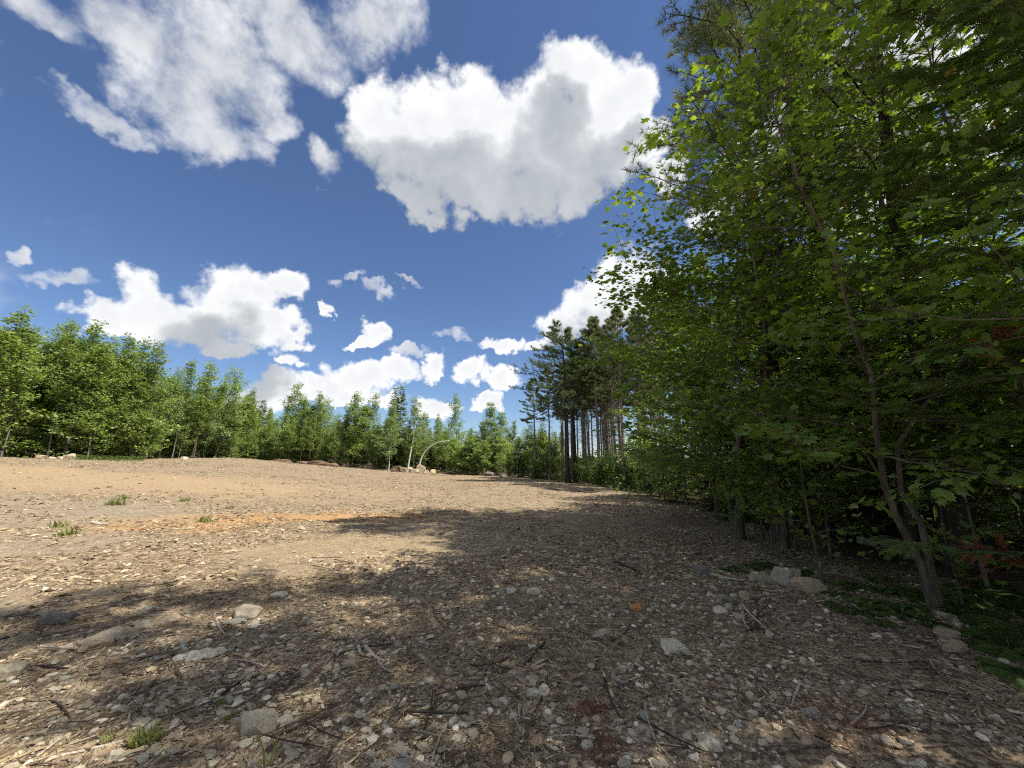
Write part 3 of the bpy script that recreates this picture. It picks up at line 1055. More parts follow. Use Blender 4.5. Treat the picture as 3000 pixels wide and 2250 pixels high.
KIND['red_pine_c'] = red_pine('red_pine_c', 23, 16.0, 0.15, 0.54, 15, 1.6, T_FAR, F_FAR, 0.25, 5, stubs=70)
KIND['white_pine'] = red_pine('white_pine', 24, 16.0, 0.24, 0.42, 12, 3.3, T_PLUME, F_PLUME, 0.27, 8, 'white_pine_needle', 'dark_bark', 8, (-0.01, 0), (-0.02, 0.55), (math.pi, 0.30), True)
KIND['fir_a'] = fir('fir_a', 31, 10.0, 0.10, 0.05, 38, 1.7, 0.46, 16)
KIND['fir_b'] = fir('fir_b', 32, 6.0, 0.06, 0.04, 28, 1.5, 0.34, 18, droop=-0.02)
KIND['maple_a'] = broadleaf('maple_a', 41, 9.0, 0.075, 0.14, 34, 2.7, 7, 24, 0.115, MAPLE_T, MAPLE_F, 'maple_bark', 'maple_leaf', (-0.06, 0), (0.05, 0.85), reach=0.30, tilt=0.42, droop=0.75)
KIND['maple_b'] = broadleaf('maple_b', 42, 9.0, 0.065, 0.20, 30, 2.6, 7, 24, 0.115, MAPLE_T, MAPLE_F, 'maple_bark', 'maple_leaf', (0.04, 0.03), (0.05, 0.9), reach=0.30, tilt=0.42, droop=0.75)
KIND['pole'] = [('trunk', KIND['leafy_c'][0][1])]


def plant(kind, name, loc, H=None, rotz=0.0, label='', cat='tree', group=None, width=None, lean=(0, 0)):
    base = {'leafy_a': 12, 'leafy_b': 12, 'leafy_c': 12, 'leafy_d': 12, 'leafy_e': 12, 'aspen': 12, 'sapling_a': 4, 'sapling_b': 4, 'shrub': 1.6, 'red_pine_a': 16, 'red_pine_b': 16,
            'red_pine_c': 16, 'white_pine': 16, 'fir_a': 10, 'fir_b': 6, 'maple_a': 9, 'maple_b': 9}[kind]
    s = (H or base) / base
    w = width if width is not None else s
    root = empty(name, loc, (lean[0], lean[1], rotz), (w, w, s))
    tag(root, label, cat, group)
    for part, me in KIND[kind]:
        obj(part, me, root)
    return root


def top_height(px, py, d, x, y):
    return CAM_Z + ray(px, py)[1] * d - hz(x, y)

# ------------------------------------------------------------------ treelines
rngp = random.Random(4)
LEFT = 'leafy trees along the left edge of the clearing'
FAR = 'trees across the far end of the clearing'
PINES = 'pines at the right of the clearing'
BACK = 'trees deeper in the woods behind the treelines'
UNDER = 'saplings and shrubs under the treelines'


def seen_tree(kind, px, top, d, label, name='broadleaf_tree', group=LEFT, w=1.0, cat='tree', lean=(0, 0), rz=None):
    X, Z, _ = ray(px, top)
    x, y = X * d, d
    H = (CAM_Z + Z * d - hz(x, y)) * (0.97 if 'leafy' in kind else 1.0)
    base = 16 if 'pine' in kind else (10 if kind == 'fir_a' else 12)
    return plant(kind, name, (x, y, hz(x, y) - 0.05), H, rngp.uniform(0, 6.28) if rz is None else rz, label, cat, group, w * H / base, lean)


ALIKE_L = 'broadleaf tree with dense green crown among the close-set trees of the left treeline'
ALIKE_F = 'slender green broadleaf tree among the close-set trees of the far treeline'
seen_tree('leafy_a', 40, 900, 30, 'tall full-crowned tree at the very left edge of the picture', w=1.15)
seen_tree('leafy_b', -70, 930, 29, ALIKE_L, w=1.2)
seen_tree('leafy_e', 100, 962, 31.5, ALIKE_L, w=1.1)
seen_tree('leafy_c', 158, 940, 35, 'tree with thin see-through top behind the pale boulders on the left', w=1.1)
seen_tree('leafy_e', 232, 946, 34, ALIKE_L)
seen_tree('leafy_a', 278, 938, 34.5, 'tall bushy tree just left of the first dip in the left skyline', w=1.1)
seen_tree('leafy_b', 330, 990, 36, ALIKE_L, w=1.1)
seen_tree('leafy_a', 400, 984, 38, 'pointed leafy tree rising between the two dips of the left skyline')
seen_tree('leafy_c', 440, 1010, 40, ALIKE_L, w=1.2)
seen_tree('leafy_b', 482, 1012, 40, 'round-topped tree at the right end of the nearer left trees', w=1.1)
seen_tree('leafy_e', 553, 1056, 46, ALIKE_L, w=1.15)
seen_tree('leafy_c', 612, 1060, 48, 'open-crowned tree on a bare dark trunk beyond the bark heap', w=1.2)
seen_tree('leafy_d', 668, 1072, 51, ALIKE_L, w=1.25)
seen_tree('leafy_e', 705, 1110, 54, ALIKE_L, w=1.1)
seen_tree('leafy_a', 734, 1138, 57, ALIKE_L)
for k in range(16):
    px = -60 + 780 * (k + rngp.random()) / 16
    d = float(np.interp(px, [-60, 480, 740], [30, 40.5, 57])) + rngp.uniform(-0.4, 1.6)
    top = float(np.interp(px, [-60, 60, 280, 400, 480, 610, 740], [960, 950, 985, 1030, 1060, 1100, 1170])) + rngp.uniform(0, 70)
    seen_tree(rngp.choice(['leafy_b', 'leafy_c', 'leafy_d', 'leafy_e', 'leafy_e']), px, top, d, ALIKE_L, w=rngp.uniform(0.75, 1.0))
for k in range(18):
    px = 790 + 540 * (k + rngp.random()) / 18
    seen_tree(rngp.choice(['leafy_b', 'leafy_c', 'leafy_d', 'leafy_e']), px, 1195 + rngp.uniform(0, 70), 57 + rngp.uniform(0, 4), ALIKE_F, group=FAR, w=rngp.uniform(0.75, 1.05))
# far end
seen_tree('fir_a', 772, 1172, 72, 'dark spired conifer poking up between far leafy trees', 'conifer_tree', FAR, 1.1)
seen_tree('leafy_e', 800, 1195, 60, ALIKE_F, group=FAR)
seen_tree('leafy_c', 855, 1122, 63, 'airy tree with forked pale limbs showing against the white cloud', group=FAR, w=1.25)
seen_tree('leafy_a', 905, 1165, 61, ALIKE_F, group=FAR)
seen_tree('leafy_a', 940, 1150, 60, 'bushy tree above the dug-up root mounds', group=FAR, w=1.1)
seen_tree('leafy_d', 975, 1165, 64, ALIKE_F, group=FAR, w=1.1)
seen_tree('leafy_a', 1050, 1148, 58, 'broad round-headed tree in the middle of the far treeline', group=FAR, w=1.35)
seen_tree('leafy_c', 1092, 1158, 60, ALIKE_F, group=FAR, w=1.1)
seen_tree('leafy_e', 1015, 1200, 59, ALIKE_F, group=FAR, w=1.1)
seen_tree('fir_a', 1158, 1134, 62, 'shorter of two dark twin spires in the far treeline', 'conifer_tree', FAR, 0.9)
seen_tree('fir_a', 1178, 1130, 63, 'taller of two dark twin spires in the far treeline', 'conifer_tree', FAR, 0.9)
seen_tree('aspen', 1150, 1180, 57, 'pale-stemmed tree in front of the twin dark spires', 'birch_tree', FAR, 1.2)
seen_tree('leafy_c', 1222, 1166, 60, 'tree above the leaning white birch stem', group=FAR, w=1.1)
seen_tree('leafy_b', 1250, 1215, 66, ALIKE_F, group=FAR)
seen_tree('leafy_b', 1288, 1230, 70, ALIKE_F, group=FAR, w=1.2)
seen_tree('leafy_d', 1318, 1238, 72, ALIKE_F, group=FAR, w=1.1)
seen_tree('leafy_b', 1342, 1158, 66, 'tall narrow tree standing alone above the far treeline', group=FAR, w=0.95)
seen_tree('fir_a', 1372, 1262, 70, 'low dark conifer under the gap in the far skyline', 'conifer_tree', FAR, 1.1)
seen_tree('leafy_e', 1400, 1275, 66, ALIKE_F, group=FAR)
seen_tree('aspen', 1436, 1184, 60, 'silvery pale green tree to the right of the skyline gap', 'aspen_tree', FAR, 1.7)
seen_tree('aspen', 1474, 1212, 61, 'second silvery tree, beside the pines', 'aspen_tree', FAR, 1.6)
seen_tree('leafy_e', 1505, 1232, 62, ALIKE_F, group=FAR, w=1.1)
seen_tree('aspen', 1415, 1240, 62, 'short silvery tree at the foot of the skyline gap', 'aspen_tree', FAR, 1.4)
seen_tree('leafy_d', 1545, 1240, 56, ALIKE_F, group=FAR)
seen_tree('leafy_d', 1590, 1235, 50, ALIKE_F, group=FAR)

# pines to the right
ALIKE_P = 'tall bare-stemmed red pine in the close pine stand'
seen_tree('red_pine_c', 1563, 1108, 47, 'short red pine at the left end of the pine stand', 'red_pine', PINES, 1.35)
seen_tree('red_pine_a', 1605, 1075, 44, ALIKE_P, 'red_pine', PINES, 1.2)
for nm, px, top, d, lb in (('white_pine', 1652, 946, 38, 'big white pine with long plumes reaching left over the clearing'), ('white_pine', 1674, 985, 38.6, 'second dark stem of the forked white pine, on its right')):
    seen_tree('white_pine', px, top, d, lb, nm, PINES, 1.15, rz=0.25 if px < 1660 else -0.6)
seen_tree('red_pine_a', 1735, 930, 38, 'red pine with the tallest top right of the white pine', 'red_pine', PINES, 1.2)
seen_tree('red_pine_b', 1768, 968, 41, ALIKE_P, 'red_pine', PINES, 1.3)
seen_tree('red_pine_a', 1803, 902, 30, 'red pine on a pale straight stem at the wood edge', 'red_pine', PINES, 1.1)
seen_tree('red_pine_c', 1862, 905, 31, ALIKE_P, 'red_pine', PINES, 1.2)
seen_tree('red_pine_a', 1700, 1000, 43, ALIKE_P, 'red_pine', PINES, 1.2)
seen_tree('red_pine_b', 1640, 1060, 46, ALIKE_P, 'red_pine', PINES, 1.2)
seen_tree('red_pine_c', 1905, 850, 26, ALIKE_P, 'red_pine', PINES, 1.1)
seen_tree('red_pine_b', 1955, 820, 24, ALIKE_P, 'red_pine', PINES, 1.1)
for k in range(26):
    y = rngp.uniform(33, 58)
    x = float(edge_x(y)) + rngp.uniform(0.8, 7)
    plant(rngp.choice(['red_pine_a', 'red_pine_b', 'red_pine_c']), 'red_pine', (x, y, hz(x, y) - 0.05), rngp.uniform(13.5, 16.5), rngp.uniform(0, 6.28), ALIKE_P, 'tree', PINES, None)
for k in range(34):
    y = rngp.uniform(20, 62)
    x = float(edge_x(y)) + rngp.uniform(2.5, 16) + (2.0 if y < 28 else 0)
    plant(rngp.choice(['red_pine_a', 'red_pine_b', 'red_pine_c']), 'red_pine', (x, y, hz(x, y) - 0.05), rngp.uniform(14, 18), rngp.uniform(0, 6.28), ALIKE_P, 'tree', PINES, None)

# rows behind the treelines
ALIKE_B = 'tree deeper in the woods, partly hidden behind the front treelines'


def back_row(px0, px1, d0, d1, top0, top1, n, kinds):
    for k in range(n):
        u = (k + rngp.random()) / n
        px = px0 + (px1 - px0) * u
        d = d0 + (d1 - d0) * u + rngp.uniform(2.5, 14)
        top = top0 + (top1 - top0) * u + rngp.uniform(15, 70)
        kind = rngp.choice(kinds)
        nm = {'f': 'conifer_tree', 'a': 'aspen_tree', 'l': 'broadleaf_tree'}[kind[0]]
        where = 'left treeline' if px < 480 else ('middle left treeline' if px < 760 else ('far treeline' if px < 1330 else 'far trees beside the pines'))
        what = {'f': 'dark spired conifer', 'a': 'silvery aspen', 'l': 'broadleaf tree'}[kind[0]]
        size = 'a close step' if d - d0 < 8 else 'deep in the woods'
        seen_tree(kind, px, top, d, '%s standing %s behind the %s' % (what, size, where), nm, BACK, rngp.uniform(1.0, 1.35))


LEAFY = ['leafy_a', 'leafy_b', 'leafy_c', 'leafy_d', 'leafy_e']
back_row(-150, 330, 33, 38, 945, 990, 24, LEAFY)
back_row(300, 760, 40, 60, 1010, 1150, 24, LEAFY + ['fir_a'])
back_row(740, 1330, 64, 70, 1170, 1235, 34, LEAFY + ['fir_a', 'aspen'])
back_row(1330, 1640, 66, 60, 1270, 1235, 18, LEAFY + ['aspen', 'fir_a'])
back_row(700, 1650, 85, 85, 1215, 1225, 30, LEAFY + ['fir_a'])
back_row(-150, 800, 48, 75, 985, 1190, 28, LEAFY + ['fir_a'])

# saplings and shrubs at the foot of the trees
ALIKE_S = 'low leafy sapling or shrub in the undergrowth at the foot of the trees'


def low_label(kind, h, px):
    where = 'left treeline' if px < 300 else ('right end of the left trees' if px < 500 else ('trees beyond the bark heap' if px < 760 else ('far treeline left of the twin spires' if px < 1120 else ('far treeline around the bent birch' if px < 1330 else ('silvery trees' if px < 1540 else 'pine stems')))))
    what = 'low shrub' if kind == 'shrub' else ('young conifer' if kind == 'fir_b' else 'leafy sapling')
    return '%s %s at the foot of the %s' % ('knee-high' if h < 1.6 else ('short' if h < 2.8 else ('man-high' if h < 4.0 else 'tall')), what, where)


def low_row(px0, px1, d0, d1, n, hmin, hmax, kinds, spread=4.0, off=0.5):
    for k in range(n):
        u = (k + rngp.random()) / n
        px = px0 + (px1 - px0) * u
        d = d0 + (d1 - d0) * u + off + rngp.random() ** 1.5 * spread
        X = (px - 1500) / FPX / math.cos(PITCH)
        x, y = X * d, d
        kind = rngp.choice(kinds)
        hh = rngp.uniform(hmin, hmax)
        plant(kind, {'s': 'sapling', 'f': 'young_conifer'}[kind[0]] if kind != 'shrub' else 'shrub', (x, y, hz(x, y) - 0.03), hh, rngp.uniform(0, 6.28), low_label(kind, hh, px), 'sapling' if kind != 'shrub' else 'shrub', UNDER)


low_row(-120, 480, 29.5, 39, 60, 1.8, 5.0, ['sapling_a', 'sapling_b', 'sapling_b', 'shrub'], 9, 0.2)
low_row(480, 760, 44, 57, 34, 2.5, 5.5, ['sapling_a', 'sapling_b', 'sapling_a', 'fir_b'], 7)
low_row(740, 1330, 58, 62, 66, 2.5, 6.0, ['sapling_a', 'sapling_b', 'sapling_a', 'fir_b'], 7)
low_row(1330, 1620, 60, 46, 40, 2.0, 5.5, ['sapling_a', 'sapling_b', 'fir_b'], 6)
low_row(1560, 1900, 44, 26, 40, 1.0, 2.8, ['sapling_a', 'sapling_b', 'fir_b', 'shrub'], 5)
for k in range(80):
    y = rngp.uniform(12, 48)
    x = float(edge_x(y)) + rngp.random() ** 1.4 * 11 + 0.2
    kind = rngp.choice(['sapling_a', 'sapling_b', 'fir_b', 'shrub', 'fir_b'])
    hh = rngp.uniform(1.2, 3.0 if y > 22 else 5.0)
    plant(kind, 'young_conifer' if kind == 'fir_b' else ('shrub' if kind == 'shrub' else 'sapling'), (x, y, hz(x, y) - 0.03), hh, rngp.uniform(0, 6.28), '%s %s in the %s part of the right wood' % ('small' if hh < 2.5 else 'taller', 'conifer' if kind == 'fir_b' else ('shrub' if kind == 'shrub' else 'leafy sapling'), 'nearer' if y < 22 else ('middle' if y < 34 else 'far')), 'shrub' if kind == 'shrub' else 'sapling', UNDER)
g = on_ground(1790, 1415)
plant('sapling_a', 'sapling', (g.x, 31, hz(g.x, 31)), 4.3, 1.0, 'bright yellow-green sapling in front of the pine stems', 'sapling', None, 1.3)

# ------------------------------------------------------------------ the near wood edge on the right
NEARW = 'maples at the near wood edge'


def near_maple(kind, x, y, H, rz, label, w=None):
    return plant(kind, 'maple_tree', (x, y, hz(x, y) - 0.05), H, rz, label, 'tree', NEARW, w)


near_maple('maple_a', 5.2, 9.4, 7.6, 3.3, 'maple whose lowest branches stretch far left over the clearing', 1.36)
near_maple('maple_b', 6.4, 11.6, 8.0, 1.1, 'maple next behind the far-stretching maple, its crown reaching the pines', 1.2)
near_maple('maple_a', 7.4, 14.5, 7.2, 5.0, 'maple at the bend of the wood edge, touching the pine stems', 1.05)
near_maple('maple_b', 8.1, 18.5, 6.8, 2.2, 'far small maple where the wood edge meets the red pines', 1.0)
near_maple('maple_b', 5.5, 8.3, 8.4, 4.1, 'maple close behind the forked maple, leaves against the big cloud', 1.15)
AM = 'leafy maple filling the shaded wood behind the edge maples'
for x, y, H, k, rz in ((6.9, 7.0, 8.8, 'maple_b', 0.4), (8.3, 8.6, 9.2, 'maple_a', 2.0), (8.8, 11.5, 8.4, 'maple_b', 3.0), (9.6, 15, 8.5, 'maple_a', 0.9), (10.8, 13, 9.0, 'maple_b', 4.4),
                       (10.8, 9.4, 7.5, 'maple_a', 5.4), (12.5, 16.5, 8.5, 'maple_a', 3.7), (10.2, 20, 8.0, 'maple_b', 2.5), (15.0, 14.0, 8.5, 'maple_b', 5.1), (9.4, 6.4, 7.0, 'maple_b', 1.9), (12.0, 10.6, 7.5, 'maple_b', 0.2), (13.5, 19.0, 8.5, 'maple_a', 1.2), (8.2, 10.2, 6.5, 'maple_a', 0.8), (9.3, 9.0, 6.0, 'maple_b', 4.8), (7.6, 5.4, 6.0, 'maple_a', 2.9)):
    near_maple(k, x, y, H, rz, AM, 1.0 + 0.1 * math.sin(x * 7))
near_maple('maple_a', 6.4, 4.7, 9.0, 4.0, 'maple with leaves filling the upper right corner of the picture', 1.05)
near_maple('maple_b', 5.9, 1.9, 8.6, 2.6, 'maple overhanging from beyond the right side of the picture', 1.0)
# low leafy layer
for x, y, H, k, rz in ((5.9, 8.0, 3.4, 'sapling_a', 0), (6.5, 9.6, 3.0, 'sapling_b', 1), (7.2, 8.8, 4.0, 'sapling_a', 2), (6.9, 10.9, 3.4, 'fir_b', 3), (7.4, 12.4, 3.0, 'fir_b', 1), (7.6, 10.4, 4.2, 'sapling_b', 4), (8.3, 12.0, 4.5, 'sapling_a', 5),
                       (8.6, 13.5, 4.0, 'fir_b', 5), (9.2, 10.5, 4.5, 'sapling_b', 2), (10.0, 12.0, 5.0, 'fir_b', 0), (8.0, 6.3, 3.6, 'sapling_b', 1), (11.2, 11.0, 5.0, 'sapling_a', 0.5), (12.5, 13.0, 5.0, 'fir_b', 2), (9.0, 16.0, 4, 'fir_b', 0.7), (7.9, 15.8, 3.4, 'fir_b', 0.2), (8.2, 20, 3.8, 'fir_b', 4.2), (9.2, 7.3, 4.0, 'sapling_a', 2), (10.2, 8.2, 4.4, 'sapling_b', 3), (9.9, 6.0, 3.6, 'fir_b', 1), (8.7, 5.2, 3.0, 'sapling_a', 1), (11.6, 8.6, 4.6, 'fir_b', 2), (12.8, 10.0, 4.8, 'sapling_b', 2), (8.9, 8.0, 3.2, 'fir_b', 0.3), (13.5, 11.8, 5.2, 'fir_b', 1.3), (10.9, 7.2, 4.6, 'sapling_a', 5)):
    plant(k, 'young_conifer' if k == 'fir_b' else 'sapling', (x, y, hz(x, y) - 0.03), H, rz, 'thin young tree in the shade of the near maples', 'sapling', 'young trees under the maples')

T_NEAR, F_NEAR = tuft(5, 22, 0.018, 1.25)
KIND['near_pine'] = red_pine('near_pine', 26, 17.0, 0.21, 0.50, 15, 2.5, T_NEAR, F_NEAR, 0.21, 8, 'pine_needle', 'dark_bark', 16, (-0.03, 0), (-0.05, 0.7))


def near_pine(x, y, H, rz, label, lean=(0, 0), w=0.9):
    root = empty('pine_tree', (x, y, hz(x, y) - 0.05), (lean[0], lean[1], rz), (w, w, H / 17.0))
    tag(root, label, 'tree', 'tall pines in the near wood')
    for part, me in KIND['near_pine']:
        obj(part, me, root)


near_pine(8.4, 9.2, 18.5, 0.6, 'tall pine leaning left, its dark needles topping the near maples', (0, -0.06), 1.5)
g = on_ground(2825, 1662)
near_pine(g.x, g.y, 13.0, 2.0, 'pine with thick black trunk base behind the forked maple', w=1.05)
g = on_ground(2483, 1630)
near_pine(g.x, g.y + 0.6, 12.0, 4.0, 'pine with dark trunk left of the forked maple, behind thin saplings')
near_pine(6.7, 9.9, 17.0, 3.4, 'tall straight pine whose dark crown fills the top of the picture above the maples', w=1.35)
AP = 'tall pine shading the near ground from the right of the picture'
for x, y, H, rz in ((6.2, 2.2, 18, 1.0), (7.6, 3.3, 16.5, 3.0), (8.6, 0.8, 18, 0.2), (13.5, 12.5, 17, 0.9)):
    near_pine(x, y, H, rz, AP)


# the forked maple in front of the wood
def world_path(pts, d0, d1):
    n = len(pts)
    return np.array([at(px, py, d0 + (d1 - d0) * i / (n - 1)) for i, (px, py) in enumerate(pts)])


g = on_ground(2737, 1783)
OX, OY, OZ = g.x, g.y, g.z
off = np.array([OX, OY, OZ])
pl = Plant(77)
stem1 = world_path([(2737, 1790), (2699, 1653), (2667, 1597), (2623, 1508), (2591, 1419), (2566, 1255), (2553, 1090), (2512, 1001), (2441, 732), (2360, 583), (2300, 420), (2270, 330), (2245, 250)], OY, OY + 0.25) - off
rad1 = np.interp(np.arange(13), [0, 1, 4, 8, 12], [0.052, 0.038, 0.032, 0.023, 0.009])
tube(pl.wood, stem1, rad1, 10)
stem2 = world_path([(2752, 1788), (2718, 1628), (2699, 1533), (2640, 1440), (2629, 1305), (2700, 1200), (2838, 1033), (2890, 860), (2920, 640), (2930, 420)], OY + 0.06, OY + 0.9) - off
rad2 = np.interp(np.arange(10), [0, 1, 4, 9], [0.046, 0.036, 0.027, 0.009])
tube(pl.wood, stem2, rad2, 10)
branch_out(pl, stem1, rad1, 0.34, 28, 2.0, 0.0, 0.7, 7, 17, 0.105, 0.24, 0.75, 0.40, 0.03, 5, lambda w: 0.85 + 0.35 * math.sin(math.pi * w) - 0.35 * w ** 3, (math.pi * 1.05, 0.18), 0.0045)
branch_out(pl, stem2, rad2, 0.42, 13, 1.25, 0.0, 0.7, 6, 15, 0.105, 0.24, 0.75, 0.40, 0.03, 5, None, (math.pi * 1.3, 0.15), 0.0045)
# two low boughs that reach left into the light
for pts, d0, d1 in (([(2580, 1350), (2500, 1290), (2380, 1270), (2270, 1262), (2170, 1245)], OY, OY - 0.4), ([(2600, 1440), (2540, 1330), (2440, 1310), (2340, 1330)], OY, OY - 0.7),
                    ([(2550, 1100), (2460, 1010), (2380, 960), (2300, 950)], OY + 0.1, OY - 0.5)):
    B = world_path(pts, d0, d1) - off
    tube(pl.wood, B, np.linspace(0.014, 0.004, len(B)), 5)
    for k in range(5):
        s = 0.35 + 0.65 * k / 5
        q, tq = along(B, np.array([s]))
        sd = np.cross(unit(tq[0]), [0, 0, 1]) * (1 if k % 2 else -1)
        C = grow(pl.rng, q[0], unit(tq[0]) + sd * 0.9, 0.38, 4, -0.02, 0.12)
        tube(pl.wood, C, np.linspace(0.005, 0.002, 5), 3)
        leaf_spray(pl, C, 9, 0.12, 0.12, 0.6, 0.3)
    leaf_spray(pl, B, 16, 0.12, 0.14, 0.6, 0.3, 0.4)
root = tag(empty('maple_tree', (OX, OY, OZ)), 'forked maple with two bare leaning stems beside the mossy boulders', 'tree', NEARW)
obj('trunk', pl.wood.mesh('forked_maple_trunk', MAT['maple_bark'], True), root)
p, f, n_, s_ = pl.arrays()
wpos = p + off
dist = np.linalg.norm(wpos - np.array([0, 0, CAM_Z]), axis=1)
inview = (np.abs(wpos[:, 0] / wpos[:, 1]) < 1.25) & (wpos[:, 2] < 6.0) & (wpos[:, 1] > 0.5)
order = np.argsort(np.where(inview, dist / s_, 1e9))
near_i, rest_i = order[:300], order[300:]
V, Fa = stamp(MAPLE_T, MAPLE_F, p[rest_i], f[rest_i], n_[rest_i], s_[rest_i])
tag(obj('crown', mesh_from('forked_maple_crown', V, [Fa], MAT['maple_leaf']), root), kind='stuff')
leaf_me = mesh_from('maple_leaf', MAPLE_T, [MAPLE_F], MAT['maple_leaf'])
from mathutils import Matrix
ft, fb, fn = frames(f[near_i], n_[near_i])
for k, i in enumerate(near_i):
    lf = bpy.data.objects.new('leaf', leaf_me)
    COL.objects.link(lf)
    lf.parent = root
    M = Matrix((fb[k], ft[k], fn[k])).transposed().to_4x4()
    M.translation = Vector(p[i])
    lf.matrix_local = M @ Matrix.Scale(float(s_[i]), 4)

# conifer at the right edge, its flat sprays hanging into view
hem = fir('hemlock', 61, 9.5, 0.12, 0.10, 30, 2.5, 0.20, 62, droop=-0.05, power=0.5)
root = tag(empty('hemlock_tree', (6.0, 3.3, hz(6.0, 3.3))), 'hemlock with drooping flat dark sprays along the right side of the picture', 'tree')
for part, me in hem:
    obj(part, me, root)

# ------------------------------------------------------------------ rocks
def subdivide(V, F):
    V = [tuple(v) for v in V]
    cache, out = {}, []

    def mid(a, b):
        k = (min(a, b), max(a, b))
        if k not in cache:
            m = unit(np.array(V[a]) + np.array(V[b]))
            V.append(tuple(m))
            cache[k] = len(V) - 1
        return cache[k]
    for a, b, c in F:
        ab, bc, ca = mid(a, b), mid(b, c), mid(c, a)
        out += [(a, ab, ca), (b, bc, ab), (c, ca, bc), (ab, bc, ca)]
    return np.array(V), np.array(out)


SPH1 = subdivide(ICO_V, ICO_F)
SPH2 = subdivide(*SPH1)
SPH3 = subdivide(*SPH2)


def rock_shape(seed, planes, dims, rough=0.03, sph=SPH3, soft=10.0):
    """a broken stone: six rough main faces and chipped corners, edges worn by a soft minimum"""
    rng = np.random.default_rng(seed)
    V, F = sph
    N = np.concatenate([np.eye(3), -np.eye(3), rng.normal(0, 1, (planes, 3))])
    N[:6] += rng.normal(0, 0.24, (6, 3))
    N /= np.linalg.norm(N, axis=1, keepdims=True)
    dk = np.concatenate([rng.uniform(0.62, 0.80, 6), rng.uniform(0.70, 0.98, planes)])
    q = np.clip(V @ N.T, 0.02, None) / dk
    r = 1.0 / (np.sum(q ** soft, 1) ** (1 / soft))
    P = V * np.minimum(r, 1.15)[:, None]
    nz = sum(np.sin(P @ rng.normal(0, 4.5 * k, 3) + rng.random() * 6) / k for k in (1, 2, 3, 5)) * rough
    return P * (1 + nz[:, None]) * np.array(dims) * 1.25, F


ROCKS = {}
for k in range(4):
    ROCKS['slab%d' % k] = rock_shape(100 + k, 7, (0.5, 0.36, 0.15), 0.025, SPH3, 30)
    ROCKS['block%d' % k] = rock_shape(120 + k, 7, (0.5, 0.42, 0.34), 0.025, SPH3, 30)
    ROCKS['cobble%d' % k] = rock_shape(140 + k, 18, (0.5, 0.40, 0.28), 0.02, SPH2, 7)
    ROCKS['stone%d' % k] = rock_shape(160 + k, 6, (0.5, 0.38, 0.22), 0.03, SPH1, 30)
ROCK_ME = {}


def rock(shape, mat, loc, size, rz, label, name='rock', group=None, tilt=(0, 0), sink=0.2, stretch=(1, 1, 1), cat='rock'):
    key = (shape, mat)
    if key not in ROCK_ME:
        V, F = ROCKS[shape]
        ROCK_ME[key] = mesh_from('rock_' + shape + '_' + mat, V, [F], MAT[mat], shape.startswith('cobble'))
    h = ROCKS[shape][0][:, 2].max() * size * stretch[2]
    sink = min(0.44, sink + 0.13)
    o = obj(name, ROCK_ME[key], None, (loc[0], loc[1], loc[2] + h * (1 - 2 * sink)), (tilt[0], tilt[1], rz), (size * stretch[0], size * stretch[1], size * stretch[2]))
    return tag(o, label, cat, group)


def px_size(w, g):
    """width in metres of something w pixels wide at a ground point"""
    return w / FPX * g.y * 0.86


